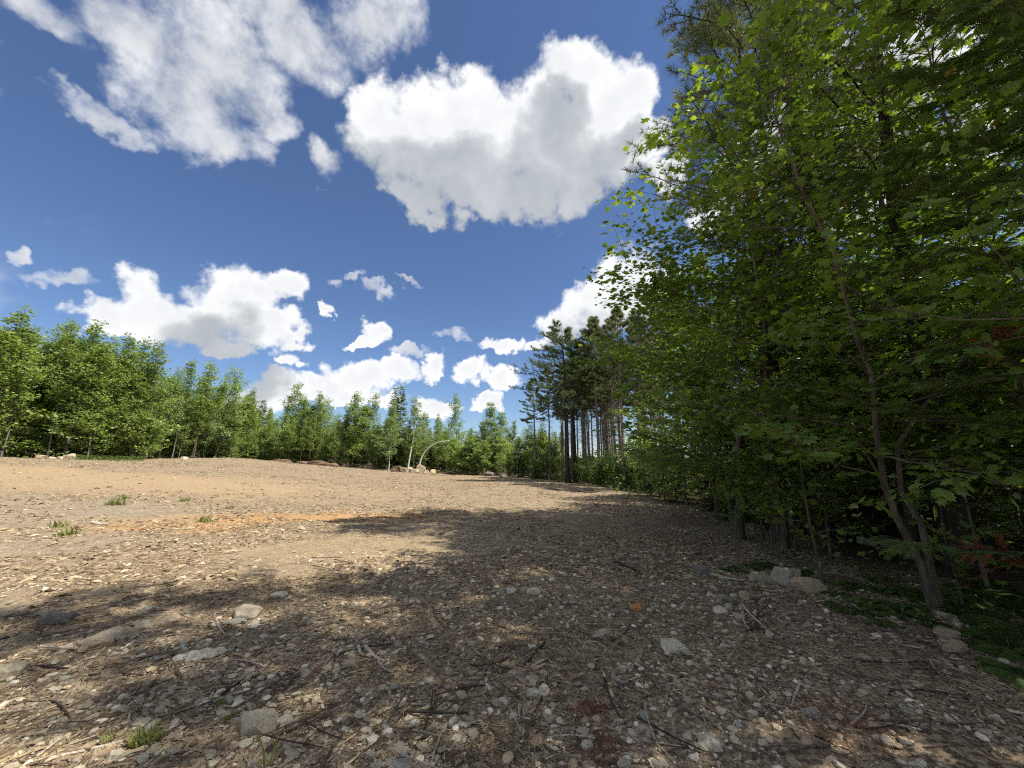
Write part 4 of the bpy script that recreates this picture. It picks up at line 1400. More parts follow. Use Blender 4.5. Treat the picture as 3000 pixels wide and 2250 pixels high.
for px, py, w, shape, mat, rz, label, kw in [
    (723, 1806, 78, 'slab0', 'rock_grey', 0.3, 'angular grey slab tipped up at the edge of the shade', dict(tilt=(0.25, 0.1), sink=0.1, stretch=(1, 1, 1.5))),
    (165, 1822, 92, 'slab1', 'rock_dark', 0.15, 'dark flat slab by the sunlit edge at the far left', dict(tilt=(0.2, -0.05), sink=0.15, stretch=(1, 0.8, 1.1))),
    (322, 1868, 108, 'slab2', 'rock_grey', 0.35, 'wide pale grey slab between the dark slab and the bark strip', dict(tilt=(0.12, 0.06), sink=0.3)),
    (278, 1893, 62, 'block1', 'rock_tan', 0.1, 'tan rounded stone touching the wide pale slab', dict(sink=0.3)),
    (416, 1842, 52, 'slab3', 'rock_grey', 0.7, 'pale kite-shaped stone behind the wide grey slab', dict(tilt=(0.3, 0), sink=0.2, stretch=(1, 1, 1.5))),
    (486, 1822, 74, 'slab0', 'rock_tan', 1.4, 'flat brownish stone lying below the tipped grey slab', dict(sink=0.35)),
    (150, 1802, 40, 'block2', 'rock_grey', 0.9, 'small pointed stone just behind the dark flat slab', dict(sink=0.2)),
    (428, 1792, 38, 'block0', 'rock_pale', 0.2, 'squarish pale stone with sun on it, shade edge', dict(sink=0.25)),
    (690, 1822, 60, 'slab1', 'rock_blue', 1.2, 'bluish flat stone half under the tipped grey slab', dict(sink=0.3)),
    (745, 1832, 36, 'slab2', 'rock_pale', 2.0, 'thin pale stone to the right of the bluish flat stone', dict(sink=0.25)),
    (814, 1746, 48, 'slab3', 'rock_pale', 0.0, 'thin white slab alone in the shade ahead', dict(sink=0.2)),
    (755, 2130, 112, 'block3', 'rock_grey', 0.4, 'half-buried mottled boulder behind the tall grass blades', dict(sink=0.32, stretch=(1, 1, 0.9), tilt=(0.15, -0.1))),
    (832, 2122, 48, 'block1', 'rock_pale', 1.1, 'pale stone at the right side of the mottled boulder', dict(sink=0.25)),
    (30, 1975, 70, 'block0', 'rock_grey', 0.6, 'grey lump of stone at the left edge of the picture', dict(sink=0.3)),
    (350, 2084, 42, 'slab2', 'rock_grey', 0.2, 'smooth oval grey stone above the grass tuft', dict(sink=0.3, stretch=(1, 0.8, 1.3))),
    (412, 2118, 48, 'slab0', 'rock_grey', 0.5, 'flat stone directly behind the grass tuft', dict(sink=0.3)),
    (508, 2160, 44, 'slab3', 'rock_tan', 0.3, 'flat buff stone to the right of the grass tuft', dict(sink=0.3)),
    (338, 2222, 44, 'block2', 'rock_pale', 0.2, 'speckled white stone low in front of the grass tuft', dict(sink=0.25)),
    (195, 2000, 36, 'slab1', 'rock_grey', 1.2, 'small flat grey stone left of the fallen bark strip', dict(sink=0.3)),
    (1561, 2036, 34, 'block0', 'rock_pale', 0.5, 'left of two pale stones standing side by side', dict(sink=0.15)),
    (1594, 2032, 38, 'block2', 'rock_pale', 1.9, 'right, taller of two pale stones standing side by side', dict(sink=0.15, stretch=(0.8, 0.9, 1.3))),
    (1719, 2190, 46, 'cobble0', 'rock_pale', 0.6, 'rounded pale cobble beside the lower clump of dead needles', dict(sink=0.2)),
    (1176, 2246, 72, 'slab1', 'rock_blue', 0.2, 'bluish grey flat stone cut by the bottom of the picture', dict(sink=0.3)),
    (1768, 1862, 62, 'slab2', 'rock_grey', 0.1, 'flat grey stone beside a spiky dark twig', dict(sink=0.2)),
    (1978, 1904, 86, 'slab3', 'rock_pale', 0.2, 'broad pale flat rock at the right of the sun patch', dict(sink=0.2, tilt=(0.12, 0.05))),
    (1868, 1782, 42, 'slab0', 'rock_rust', 0.9, 'rust-orange flat stone on the shaded slope', dict(sink=0.15, tilt=(0.3, 0), stretch=(1, 1, 1.2))),
    (1902, 1790, 22, 'cobble1', 'rock_pale', 0.4, 'small white stone right beside the rust-orange stone', dict(sink=0.15)),
    (1497, 1737, 36, 'block1', 'rock_pale', 0.3, 'pointed pale stone at the centre of the stone row', dict(sink=0.2)),
    (1470, 1738, 32, 'block3', 'rock_grey', 1.3, 'grey stone to the left of the pointed pale stone', dict(sink=0.2)),
    (1535, 1734, 26, 'block0', 'rock_tan', 0.8, 'tan upright stone to the right of the pointed pale stone', dict(sink=0.15)),
    (1564, 1738, 52, 'cobble2', 'rock_pale', 0.1, 'low white stone at the right end of the stone row', dict(sink=0.25)),
    (1210, 1678, 30, 'cobble3', 'rock_pale', 0.1, 'cream stone at the left of the far small stone trio', dict(sink=0.25)),
    (1262, 1682, 28, 'cobble0', 'rock_pale', 0.7, 'middle white stone of the far small stone trio', dict(sink=0.25)),
    (1325, 1720, 34, 'slab2', 'rock_tan', 0.6, 'flat buff stone left of the stone row', dict(sink=0.25)),
    (2076, 2182, 74, 'cobble1', 'rock_pale', -0.7, 'smooth egg-shaped pale stone at lower right', dict(sink=0.2, stretch=(1, 0.75, 1))),
    (2383, 2094, 50, 'slab0', 'rock_blue', 0.5, 'blue-grey flat stone among pebbles by the red needles', dict(sink=0.2, stretch=(1, 1, 1.5))),
    (2312, 1712, 84, 'block2', 'rock_grey', 0.2, 'humped boulder with mossy front by the wood edge', dict(sink=0.12, stretch=(1, 0.9, 1.25))),
    (2372, 1728, 96, 'slab1', 'rock_tan', 0.1, 'low brown boulder leaning on the humped boulder', dict(sink=0.1, stretch=(1, 0.8, 1.7))),
    (2343, 1728, 30, 'block1', 'rock_grey', 0.9, 'split grey stone between the two wood-edge boulders', dict(sink=0.1, stretch=(0.8, 0.8, 1.3))),
    (2232, 1704, 76, 'slab3', 'rock_grey', -0.25, 'sloping slab to the left of the humped boulder', dict(sink=0.15, tilt=(0.2, 0.1), stretch=(1, 0.8, 1.4))),
    (2182, 1752, 40, 'block0', 'rock_tan', 0.7, 'tan wedge stone at the right of the stone heap', dict(sink=0.15)),
    (2057, 1682, 46, 'block3', 'rock_dark', 0.3, 'dark square stone at the end of the broken log', dict(sink=0.15)),
    (2775, 1868, 60, 'block1', 'rock_tan', 0.4, 'round brown stone at the right end of the fallen pole', dict(sink=0.15)),
    (2802, 1904, 66, 'slab2', 'rock_tan', 0.2, 'flat brown stone below the round one near the ferns', dict(sink=0.2, stretch=(1, 0.9, 1.4))),
    (2617, 1868, 22, 'cobble3', 'rock_pale', 0.3, 'single pale mint-grey pebble below the fallen pole', dict(sink=0.2, stretch=(1, 1, 0.7))),
    (2940, 1942, 26, 'block0', 'rock_pale', 0.3, 'pale stone at the far right beyond the flat brown stone', dict(sink=0.2)),
    (2018, 2158, 34, 'cobble0', 'rock_grey', 1.3, 'grey rounded stone left of the egg-shaped stone', dict(sink=0.2)),
    (1818, 2116, 26, 'cobble2', 'rock_blue', 0.3, 'small bluish cobble right of the upper dead needle clump', dict(sink=0.2)),
    (1640, 2116, 30, 'cobble1', 'rock_pale', 0.9, 'pale cobble left of the upper dead needle clump', dict(sink=0.2)),
    (1248, 2156, 36, 'cobble3', 'rock_grey', 0.2, 'purplish smooth stone below the grey driftwood sticks', dict(sink=0.2)),
    (1105, 2116, 26, 'slab0', 'rock_pale', 0.2, 'thin white stone lower left of the driftwood sticks', dict(sink=0.3)),
    (1252, 1998, 38, 'slab2', 'rock_pale', 0.4, 'jagged white flat stone right of the stick pile', dict(sink=0.25)),
    (1024, 1950, 44, 'slab3', 'rock_tan', 0.2, 'tan flat stone lying under the stick pile', dict(sink=0.15, stretch=(1, 1, 1.5))),
    (1560, 1895, 28, 'slab1', 'rock_pale', 0.0, 'small pale flat stone alone in the middle of the shade', dict(sink=0.2)),
    (840, 2195, 34, 'block3', 'rock_grey', 0.0, 'pale stone at the foot of the grass blades', dict(sink=0.2)),
]:
    g = on_ground(px, py)
    rock(shape, mat, g, px_size(w, g), rz, label, **kw)

# heap of stones below the broken log
HEAP = 'grey and tan stones lying in the small heap below the broken log'
for k, (px, py, w) in enumerate([(2034, 1748, 24), (2060, 1738, 20), (2080, 1745, 22), (2058, 1756, 16), (2096, 1752, 26), (2118, 1756, 36), (2135, 1738, 22), (2150, 1748, 24), (2110, 1766, 20), (2090, 1724, 24), (2068, 1722, 20), (2142, 1768, 34), (2110, 1795, 46), (2138, 1782, 26), (2165, 1810, 40)]):
    g = on_ground(px, py)
    rock(['cobble0', 'block1', 'cobble2', 'block3', 'cobble1'][k % 5], ['rock_grey', 'rock_pale', 'rock_tan', 'rock_dark', 'rock_grey'][(k * 3) % 5], g, px_size(w, g), k * 1.3, HEAP, 'rock', 'stones of the heap below the broken log', sink=0.15)

# stones strewn about, the largest that nothing else tells apart
def spot_words(px, py):
    if py < 1640:
        return 'in the sunny field' if px < 900 else ('in the middle of the clearing' if px < 1700 else 'on the slope near the wood')
    row = 'at the bottom of the picture' if py > 2050 else ('in the near shade' if py > 1820 else 'at the edge of the shade')
    col = 'far left' if px < 500 else ('left of the stick pile' if px < 980 else ('around the branched dark twig' if px < 1500 else ('before the pale flat rock' if px < 2050 else 'at lower right')))
    return '%s, %s' % (row, col)


rs = random.Random(12)
n = 0
while n < 280:
    px, py = rs.uniform(0, 2700), 1560 + 690 * rs.random() ** 0.75
    g = on_ground(px, py)
    if g.x > edge_x(g.y) - 0.1 or vnoise(g.x * 0.7, g.y * 0.7, 31) < rs.uniform(0.2, 0.75):
        continue
    mt = rs.choice(['rock_grey', 'rock_grey', 'rock_pale', 'rock_tan', 'rock_blue', 'rock_grey'])
    rock('stone%d' % rs.randrange(4), mt, g, rs.uniform(0.028, 0.075) * (1 + 0.05 * g.y), rs.uniform(0, 6.28), 'loose %s stone %s' % ({'rock_grey': 'grey', 'rock_pale': 'pale', 'rock_tan': 'tan', 'rock_blue': 'bluish'}[mt], spot_words(px, py)), 'stone', 'loose stones strewn over the clearing', (rs.uniform(-.3, .3), rs.uniform(-.3, .3)), 0.25, (1, 1, rs.uniform(0.6, 1.1)), 'stone')
    n += 1

# far boulders
for px, py, w, d, shape, mat, label, st in [
    (205, 1346, 26, 29.5, 'block0', 'rock_grey', 'larger pale boulder under the left trees', (1, 1, 1.2)), (178, 1347, 20, 29.5, 'block2', 'rock_grey', 'pale boulder touching the left of the larger pale one', (1, 1, 0.9)),
    (152, 1347, 24, 29.3, 'slab1', 'rock_pale', 'flat white boulder left of the pair under the left trees', (1, 1, 1.2)), (118, 1346, 20, 29.6, 'block1', 'rock_tan', 'reddish boulder at the left end of the boulder row', (1, 1, 1)),
    (1165, 1378, 30, 56, 'block3', 'soil_clod', 'brown clod at the left end of the far rock pile', (1, 1, 1)), (1184, 1376, 22, 56, 'block2', 'rock_grey', 'grey rock second from the left in the far rock pile', (1, 1, 1.1)),
    (1201, 1373, 20, 56, 'block1', 'rock_tan', 'upright rock in the middle of the far rock pile', (0.8, 0.8, 1.5)), (1232, 1373, 32, 56, 'block0', 'rock_tan', 'big pink-grey boulder heading the far rock pile', (1, 1, 1.25)),
    (1218, 1380, 20, 55, 'block3', 'rock_grey', 'low stone in front of the big pink-grey boulder', (1, 1, 1)), (1250, 1378, 18, 55.5, 'block2', 'rock_tan', 'small stone right of the big pink-grey boulder', (1, 1, 1)),
    (1268, 1384, 24, 55, 'slab2', 'rock_tan', 'sunny buff stone at the right end of the far rock pile', (1, 1, 1.8)),
    (1434, 1394, 26, 52, 'block1', 'rock_dark', 'dark boulder at the end of the clearing near the silvery trees', (1, 1, 0.9)),
    (1475, 1398, 22, 50, 'slab0', 'rock_dark', 'low dark stone right of the dark boulder', (1, 1, 1.6)), (1510, 1402, 24, 48, 'slab3', 'rock_grey', 'low grey stone before the pines', (1, 1, 1.6)),
    (540, 1348, 16, 41, 'block2', 'rock_pale', 'small pinkish stone on the bark heap', (1, 1, 1)),
    (2530, 1553, 34, 8.6, 'block1', 'rock_pale', 'white boulder left of two seen through the saplings', (1, 1, 1.1)), (2580, 1558, 66, 8.4, 'slab1', 'rock_pale', 'larger white boulder seen through the saplings', (1, 1, 1.6)),
    (2628, 1562, 30, 8.5, 'block0', 'rock_pale', 'small white boulder right of the larger white one', (1, 1, 0.9)), (2690, 1572, 40, 8.7, 'slab3', 'rock_pale', 'pale slab in the wood behind the forked maple', (1, 1, 1.4)),
]:
    X = ray(px, py)[0]
    z = hz(X * d, d)
    rock(shape, mat, (X * d, d, z), w / FPX * d * 1.1, px * 0.7, label, 'boulder', None, (0, 0), 0.15, st, 'boulder')

# upturned root mounds of soil
for px, d, w, hgt, label in ((830, 57, 5.0, 0.55, 'low dark bank of dug-up soil before the far trees'), (945, 56, 3.2, 0.75, 'dark earth mound with roots below the bushy far tree'), (905, 57, 2.6, 0.6, 'dark clod heap left of the earth mound with roots'), (985, 54, 2.2, 0.55, 'tan soil hump right of the earth mound')):
    X = (px - 1500) / FPX
    x, y = X * d, d
    V, F = rock_shape(px, 14, (0.5, 0.35, 0.5), 0.09, SPH3, 5)
    o = obj('soil_mound', mesh_from('soil_mound', V * np.array([w, w * 0.7, hgt * 2]), [F], MAT['soil_clod']), None, (x, y, hz(x, y) + 0.02))
    tag(o, label, 'mound')


# ------------------------------------------------------------------ sticks, logs and bark
def stick_mesh(seed, mat, bend=0.08, twigs=0, r=0.022, sides=6):
    rng = np.random.default_rng(seed)
    acc = Acc()
    P = grow(rng, (-0.5, 0, 0), (1, 0, 0), 1.0, 8, 0.0, bend, 0.35)
    P[:, 1] -= np.linspace(P[0, 1], P[-1, 1], 9)
    P[:, 2] -= P[:, 2].min()
    rad = np.linspace(r, r * 0.55, 9) * (1 + 0.15 * rng.normal(0, 1, 9))
    tube(acc, P, rad, sides)
    acc.put(np.concatenate([P[:1] - [[0.002, 0, 0]], acc.V[0][:sides]]), np.array([(0, 1 + (k + 1) % sides, 1 + k) for k in range(sides)]))
    for k in range(twigs):
        q, t = along(P, np.array([0.35 + 0.6 * rng.random()]))
        B = grow(rng, q[0], (0.8, rng.choice([-1, 1]) * (0.5 + 0.5 * rng.random()), 0.25 + 0.5 * rng.random()), 0.18 + 0.2 * rng.random(), 4, 0, 0.2)
        tube(acc, B, np.linspace(r * 0.5, r * 0.18, 5), 4)
    return acc.mesh('stick', MAT[mat], True)


STICKS = {(m, k): stick_mesh(k * 7 + len(m), m, b, tw, r) for m in ('dead_wood', 'brown_stick', 'dark_bark') for k, (b, tw, r) in enumerate([(0.05, 0, 0.03), (0.10, 0, 0.022), (0.16, 1, 0.018), (0.14, 3, 0.016)])}


def stick(a, b, mat, k, label, name='stick', group=None, thick=1.0, lift=0.01, cat='stick'):
    A, B = on_ground(*a), on_ground(*b)
    d = B - A
    L = d.length
    m = (A + B) / 2
    o = obj(name, STICKS[(mat, k)], None, (m.x, m.y, m.z + lift), (0, -math.asin(max(-1, min(1, d.z / L))), math.atan2(d.y, d.x)), (L, L * thick * 1.4, L * thick * 1.4))
    return tag(o, label, cat, group)


for a, b, mat, k, th, name, label in [
    ((985, 1925), (1045, 1888), 'dead_wood', 0, 1.4, 'stick', 'pale stick at the upper left of the stick pile'),
    ((1050, 1900), (1062, 1925), 'dead_wood', 0, 2.2, 'stick', 'stub of white stick standing in the stick pile'),
    ((1070, 1902), (1118, 1942), 'dead_wood', 0, 1.6, 'stick', 'thick pale stick through the middle of the stick pile'),
    ((1108, 1948), (1150, 1975), 'dead_wood', 1, 1.6, 'stick', 'curved pale stick at the lower right of the stick pile'),
    ((1000, 1965), (1075, 1945), 'brown_stick', 2, 1.2, 'stick', 'brown stick lying under the stick pile'),
    ((1180, 1875), (1235, 1965), 'brown_stick', 1, 0.6, 'stick', 'thin wavy stick right of the stick pile'),
    ((1232, 1888), (1288, 1893), 'dead_wood', 0, 1.5, 'stick', 'short thick pale stick lying level in the shade'),
    ((1375, 1950), (1490, 1958), 'dark_bark', 3, 1.0, 'stick', 'dark branched twig in the middle of the near ground'),
    ((1440, 1965), (1515, 1975), 'dark_bark', 2, 1.0, 'stick', 'dark twig lying just in front of the branched twig'),
    ((1205, 2070), (1275, 2066), 'dead_wood', 0, 1.4, 'stick', 'grey driftwood stick with a broken end'),
    ((1310, 2055), (1382, 2070), 'brown_stick', 1, 1.3, 'stick', 'brown stick right of the grey driftwood stick'),
    ((1190, 2098), (1380, 2092), 'dark_bark', 1, 0.8, 'stick', 'long dark stick in front of the driftwood stick'),
    ((1522, 2075), (1524, 2110), 'dead_wood', 0, 2.4, 'stick', 'left of two short thick sticks side by side'),
    ((1534, 2084), (1534, 2112), 'dead_wood', 0, 2.0, 'stick', 'right of two short thick sticks side by side'),
    ((1905, 2150), (1925, 2205), 'brown_stick', 1, 0.8, 'branch', 'upper bent end of the branch at the lower right of centre'),
    ((1890, 2085), (1935, 2210), 'dead_wood', 2, 0.5, 'branch', 'thin grey branch curving down towards the bottom'),
    ((1925, 2190), (1998, 2248), 'dead_wood', 1, 0.9, 'branch', 'pale branch running out of the bottom of the picture'),
    ((1940, 2208), (2010, 2190), 'brown_stick', 0, 1.3, 'stick', 'brown stick crossing the pale branch'),
    ((650, 2048), (840, 2006), 'brown_stick', 1, 0.5, 'root', 'long thin root curving above the mottled boulder'),
    ((840, 2006), (905, 2016), 'brown_stick', 1, 0.7, 'root', 'hooked end of the long thin root'),
    ((120, 1905), (245, 1904), 'dead_wood', 1, 0.9, 'stick', 'split pale stick below the dark flat slab'),
    ((535, 1888), (548, 1912), 'dead_wood', 0, 2.6, 'stick', 'white stub of stick above the bark strip'),
    ((625, 1828), (662, 1868), 'dead_wood', 2, 1.0, 'stick', 'hooked white stick below the tipped slab'),
    ((500, 1925), (575, 1920), 'dark_bark', 0, 1.1, 'stick', 'dark stick lying along the bark strip'),
    ((895, 1862), (930, 1875), 'dead_wood', 0, 2.0, 'stick', 'short pale stick left of the stick pile'),
    ((850, 1922), (890, 1926), 'dead_wood', 0, 2.0, 'stick', 'short pale stick below left of the stick pile'),
    ((380, 2248), (408, 2215), 'dead_wood', 1, 1.4, 'stick', 'short slanted stick at the bottom, left of its twin'),
    ((430, 2250), (466, 2208), 'dead_wood', 1, 1.2, 'stick', 'short slanted stick at the bottom, right of its twin'),
    ((1750, 1668), (1805, 1680), 'dead_wood', 0, 1.1, 'branch', 'bare pale end of the dark log on the slope'),
    ((1800, 1683), (1888, 1686), 'dark_bark', 2, 1.7, 'log', 'short dark log on the shaded slope'),
    ((2076, 1685), (2180, 1705), 'dead_wood', 0, 1.5, 'log', 'broken pale log left of the boulders'),
    ((2212, 1722), (2325, 1752), 'dead_wood', 3, 0.9, 'branch', 'pale branch with a fan of twigs in front of the boulders'),
    ((2176, 1794), (2272, 1872), 'dead_wood', 2, 0.5, 'branch', 'thin straight branch slanting below the stone heap'),
    ((2178, 1800), (2200, 1858), 'dead_wood', 1, 0.5, 'branch', 'thin crooked branch left of the straight slanting one'),
    ((2535, 1842), (2745, 1868), 'brown_stick', 0, 1.2, 'log', 'fallen pole lying before the forked maple'),
    ((2495, 1772), (2542, 1800), 'dead_wood', 0, 1.3, 'stick', 'freshly broken yellow stick left of the fallen pole'),
    ((2388, 1903), (2445, 1925), 'dead_wood', 1, 0.9, 'stick', 'pale bent stick in the dark soil at right'),
    ((2500, 1980), (2690, 2022), 'brown_stick', 1, 0.6, 'branch', 'long thin branch lying across the dark soil at right'),
    ((2415, 2142), (2452, 2162), 'dead_wood', 0, 1.2, 'stick', 'white stick left of the red dead needles'),
    ((2605, 2070), (2650, 2092), 'dead_wood', 0, 1.6, 'stick', 'white splinter at the lower right'),
    ((2508, 2120), (2552, 2158), 'brown_stick', 1, 0.8, 'stick', 'thin stick at the right side of the red needles'),
    ((2058, 2100), (2080, 2148), 'dead_wood', 0, 1.2, 'stick', 'upright-lying pale stick above the egg-shaped stone'),
    ((2560, 2200), (2650, 2230), 'brown_stick', 2, 0.8, 'stick', 'thin brown twig near the lower right corner'),
    ((2190, 1855), (2215, 1790), 'dark_bark', 3, 0.9, 'twig', 'spiky dark twig in the debris below the stone heap'),
    ((1790, 1880), (1850, 1850), 'dark_bark', 3, 0.9, 'twig', 'spiky dark twig beside the flat grey stone'),
    ((270, 1535), (315, 1538), 'dead_wood', 0, 2.6, 'plank', 'white weathered plank in the sunny field at left'),
    ((1805, 1585), (1832, 1592), 'dead_wood', 0, 1.6, 'stick', 'bright splinter lying on the mid slope'),
]:
    stick(a, b, mat, k, label, name, None, th, cat='log' if name == 'log' else ('branch' if name in ('branch', 'root', 'twig') else 'stick'))

AS = 'thin dead stick lying loose among the chips of the clearing'
n = 0
while n < 150:
    px, py = rs.uniform(0, 2900), 1500 + 740 * rs.random() ** 0.8
    g = on_ground(px, py)
    if g.x > edge_x(g.y) + 0.5:
        continue
    L = rs.uniform(0.10, 0.42) * (1 + 0.06 * g.y)
    a = rs.uniform(0, 6.28)
    x2, y2 = g.x + L * math.cos(a), g.y + L * math.sin(a)
    mt = rs.choice(['dead_wood', 'brown_stick', 'brown_stick', 'dark_bark'])
    o = obj('stick', STICKS[(mt, rs.choice([0, 1, 1, 2, 3]))], None, ((g.x + x2) / 2, (g.y + y2) / 2, hz((g.x + x2) / 2, (g.y + y2) / 2) + 0.006),
            (0, -math.atan2(hz(x2, y2) - g.z, L), a), (L, L * 0.8, L * 0.8))
    tag(o, 'loose %s %s lying %s' % ({'dead_wood': 'pale', 'brown_stick': 'brown', 'dark_bark': 'dark'}[mt], 'twig' if L < 0.3 else 'stick', spot_words(px, py)), 'stick', 'loose sticks strewn over the clearing')
    n += 1

# sticks sticking up in the far field and brush heap by the left trees
AB = 'grey dead branch in the brush along the far edge of the clearing'
for k in range(46):
    px = rs.uniform(500, 1560)
    d = 45 + 14 * min(1, max(0, (px - 500) / 400)) - (8 * max(0, (px - 1350) / 200)) + rs.uniform(-1.5, 3)
    x, y = (px - 1500) / FPX * d, d
    L = rs.uniform(0.9, 3.2)
    o = obj('branch', STICKS[(rs.choice(['dead_wood', 'brown_stick']), rs.choice([1, 2, 3]))], None, (x, y, hz(x, y) + rs.uniform(0.02, 0.3)), (0, rs.uniform(-0.35, 0.12), rs.uniform(0, 6.28)), (L, L * 0.9, L * 0.9))
    tag(o, 'grey dead branch in the brush %s' % ('beyond the bark heap' if px < 760 else ('by the dug-up root mounds' if px < 1010 else ('left of the far rock pile' if px < 1180 else ('right of the far rock pile' if px < 1400 else 'before the silvery trees')))), 'branch', 'dead branches along the far edge')

# curled strip of bark
acc = Acc()
A, B = on_ground(505, 1940), on_ground(660, 1918)
d = (B - A)
L = d.length
nx, ny = 14, 6
grid = []
for i in range(nx):
    for j in range(ny):
        u, v = i / (nx - 1), j / (ny - 1) - 0.5
        wd = 0.085 * (1 - abs(2 * u - 0.9) ** 3 * 0.7) * L / 0.5
        grid.append((u * L, v * wd * 2, 0.03 * math.sin(math.pi * u) * 0.6 + 0.02 * math.cos(v * 5) + 0.008 * math.sin(u * 23)))
gidx = np.arange(nx * ny).reshape(nx, ny)
q = np.stack([gidx[:-1, :-1].ravel(), gidx[1:, :-1].ravel(), gidx[1:, 1:].ravel(), gidx[:-1, 1:].ravel()], 1)
top = np.array(grid)
bot = top - np.array([0, 0, 0.009])
acc.put(top, q)
acc.put(bot, q[:, ::-1])
rim = np.concatenate([gidx[:, 0], gidx[-1, 1:], gidx[-2::-1, -1], gidx[0, -2:0:-1]])
acc.put(np.concatenate([top[rim], bot[rim]]), np.array([(k, k + len(rim), (k + 1) % len(rim) + len(rim), (k + 1) % len(rim)) for k in range(len(rim))]))
tag(obj('bark_strip', acc.mesh('bark_strip', MAT['dead_wood']), None, (A.x, A.y, A.z + 0.02), (0.25, 0, math.atan2(d.y, d.x))), 'curled strip of pale bark lying in the near left debris', 'bark')

# bent white birch and its leaning neighbour at the far end
def birch(path, r, label, twigs):
    rng = np.random.default_rng(int(path[0][0] * 10))
    P = np.array([at(*p) for p in path])
    base = Vector(P[0])
    base.z = hz(base.x, base.y)
    P[0, 2] = base.z - 0.1
    acc = Acc()
    # smooth the traced points
    s = np.linspace(0, len(P) - 1, 24)
    Q = np.stack([np.interp(s, np.arange(len(P)), P[:, k]) for k in range(3)], 1)
    for _ in range(6):
        Q[1:-1] = (Q[:-2] + 2 * Q[1:-1] + Q[2:]) / 4
    tube(acc, Q - np.array(base), np.linspace(r, r * 0.35, 24), 7)
    root = tag(empty('birch_tree', base), label, 'tree')
    obj('trunk', acc.mesh('birch_trunk', MAT['birch_bark'], True), root)
    pl = Plant(int(path[0][1]))
    if not twigs:
        return
    for k in range(twigs):
        q, t = along(Q - np.array(base), np.array([0.55 + 0.45 * (k + 0.5) / twigs]))
        B = grow(pl.rng, q[0], (pl.rng.normal(0.3, 0.5), pl.rng.normal(0, 0.5), pl.rng.normal(-0.1, 0.6)), 0.9, 4, -0.05, 0.15)
        tube(pl.wood, B, np.linspace(0.018, 0.006, 5), 3)
        leaf_spray(pl, B, 26, 0.16, 0.25, 0.6, 1.0)
    for nm, me in pl.finish('birch_twigs', OVAL_T, OVAL_F, 'grey_bark', 'aspen_leaf'):
        obj('branches' if nm == 'trunk' else nm, me, root)


birch([(1224, 1368, 56), (1232, 1345, 56), (1246, 1320, 56), (1266, 1303, 55.8), (1290, 1293, 55.6), (1316, 1291, 55.4)], 0.13, 'white birch stem bent over into an arch beside the rock pile', 5)
birch([(1194, 1366, 55), (1203, 1325, 55), (1211, 1285, 55), (1219, 1236, 55)], 0.12, 'straight white birch stem leaning right, left of the bent one', 9)

# ------------------------------------------------------------------ small green plants
def blades(n, h, spread, seed, w=0.006, mat='grass_blade', curl=0.5):
    rng = np.random.default_rng(seed)
    acc = Acc()
    for k in range(n):
        a = rng.random() * 6.283
        r0 = spread * rng.random() ** 0.5
        p = np.array([math.cos(a * 3.1) * r0, math.sin(a * 3.1) * r0, 0])
        P = grow(rng, p, (math.cos(a) * 0.45, math.sin(a) * 0.45, 1), h * (0.5 + 0.6 * rng.random()), 5, -0.05 * curl, 0.10 * curl)
        P[1:, 2] -= curl * 0.35 * h * np.linspace(0, 1, 5) ** 2
        sd = np.array([-math.sin(a), math.cos(a), 0]) * w
        ww = np.array([1, 1, .9, .7, .45, .05])[:, None]
        V = np.concatenate([P + sd * ww, P - sd * ww])
        acc.put(V, np.array([(i, i + 1, i + 7, i + 6) for i in range(5)]))
    return acc.mesh('grass', MAT[mat])


GR = [blades(60, 0.10, 0.07, 5), blades(46, 0.16, 0.10, 6)]
for px, py, s, k, label in [(430, 2172, 1.0, 0, 'ragged green grass tuft at the lower left'), (312, 2172, 0.5, 0, 'tiny grass tuft left of the ragged one'), (672, 2108, 0.45, 0, 'tiny green sprout left of the mottled boulder'), (650, 2062, 0.35, 0, 'sparse grass sprig under the thin root'),
                            (200, 1570, 2.0, 1, 'grass tuft lower in the left gravel patch'), (170, 1545, 1.6, 1, 'grass tuft higher in the left gravel patch'), (335, 1480, 2.6, 1, 'taller weed clump in the sunny field at left'), (365, 1462, 1.8, 1, 'small weed clump behind the taller one at left'),
                            (598, 1530, 1.7, 1, 'bright green tuft on the orange soil'), (540, 1468, 1.5, 1, 'grass sprig beyond the orange soil'), (675, 1490, 1.2, 1, 'lone sprig right of the bright green tuft'), (1375, 1988, 0.4, 0, 'mossy green speck near the branched twig')]:
    g = on_ground(px, py)
    tag(obj('grass_tuft', GR[k], None, g, (0, 0, px), (s, s, s)), label, 'grass')
g = on_ground(772, 2243)
acc = Acc()
for pts, w in (([(775, 2248), (772, 2200), (762, 2165), (748, 2140), (738, 2122)], 0.006), ([(788, 2250), (802, 2195), (818, 2150), (845, 2105), (868, 2090)], 0.006), ([(792, 2250), (812, 2215), (835, 2190), (850, 2180)], 0.004), ([(780, 2250), (762, 2225), (745, 2215)], 0.004)):
    P = np.array([at(px, py, g.y - 0.02 * i) for i, (px, py) in enumerate(pts)])
    P[0, 2] = g.z - 0.01
    m = len(P)
    ww = np.linspace(1, 0.08, m)[:, None] * w
    V = np.concatenate([P + np.array([[0.9, 0.4, 0.1]]) * ww, P - np.array([[0.9, 0.4, 0.1]]) * ww]) - np.array(g)
    acc.put(V, np.array([(i, i + 1, i + m + 1, i + m) for i in range(m - 1)]))
tag(obj('grass_plant', acc.mesh('grass_plant', MAT['grass_blade']), None, g), 'tall green grass blades rising at the bottom left of centre', 'grass')


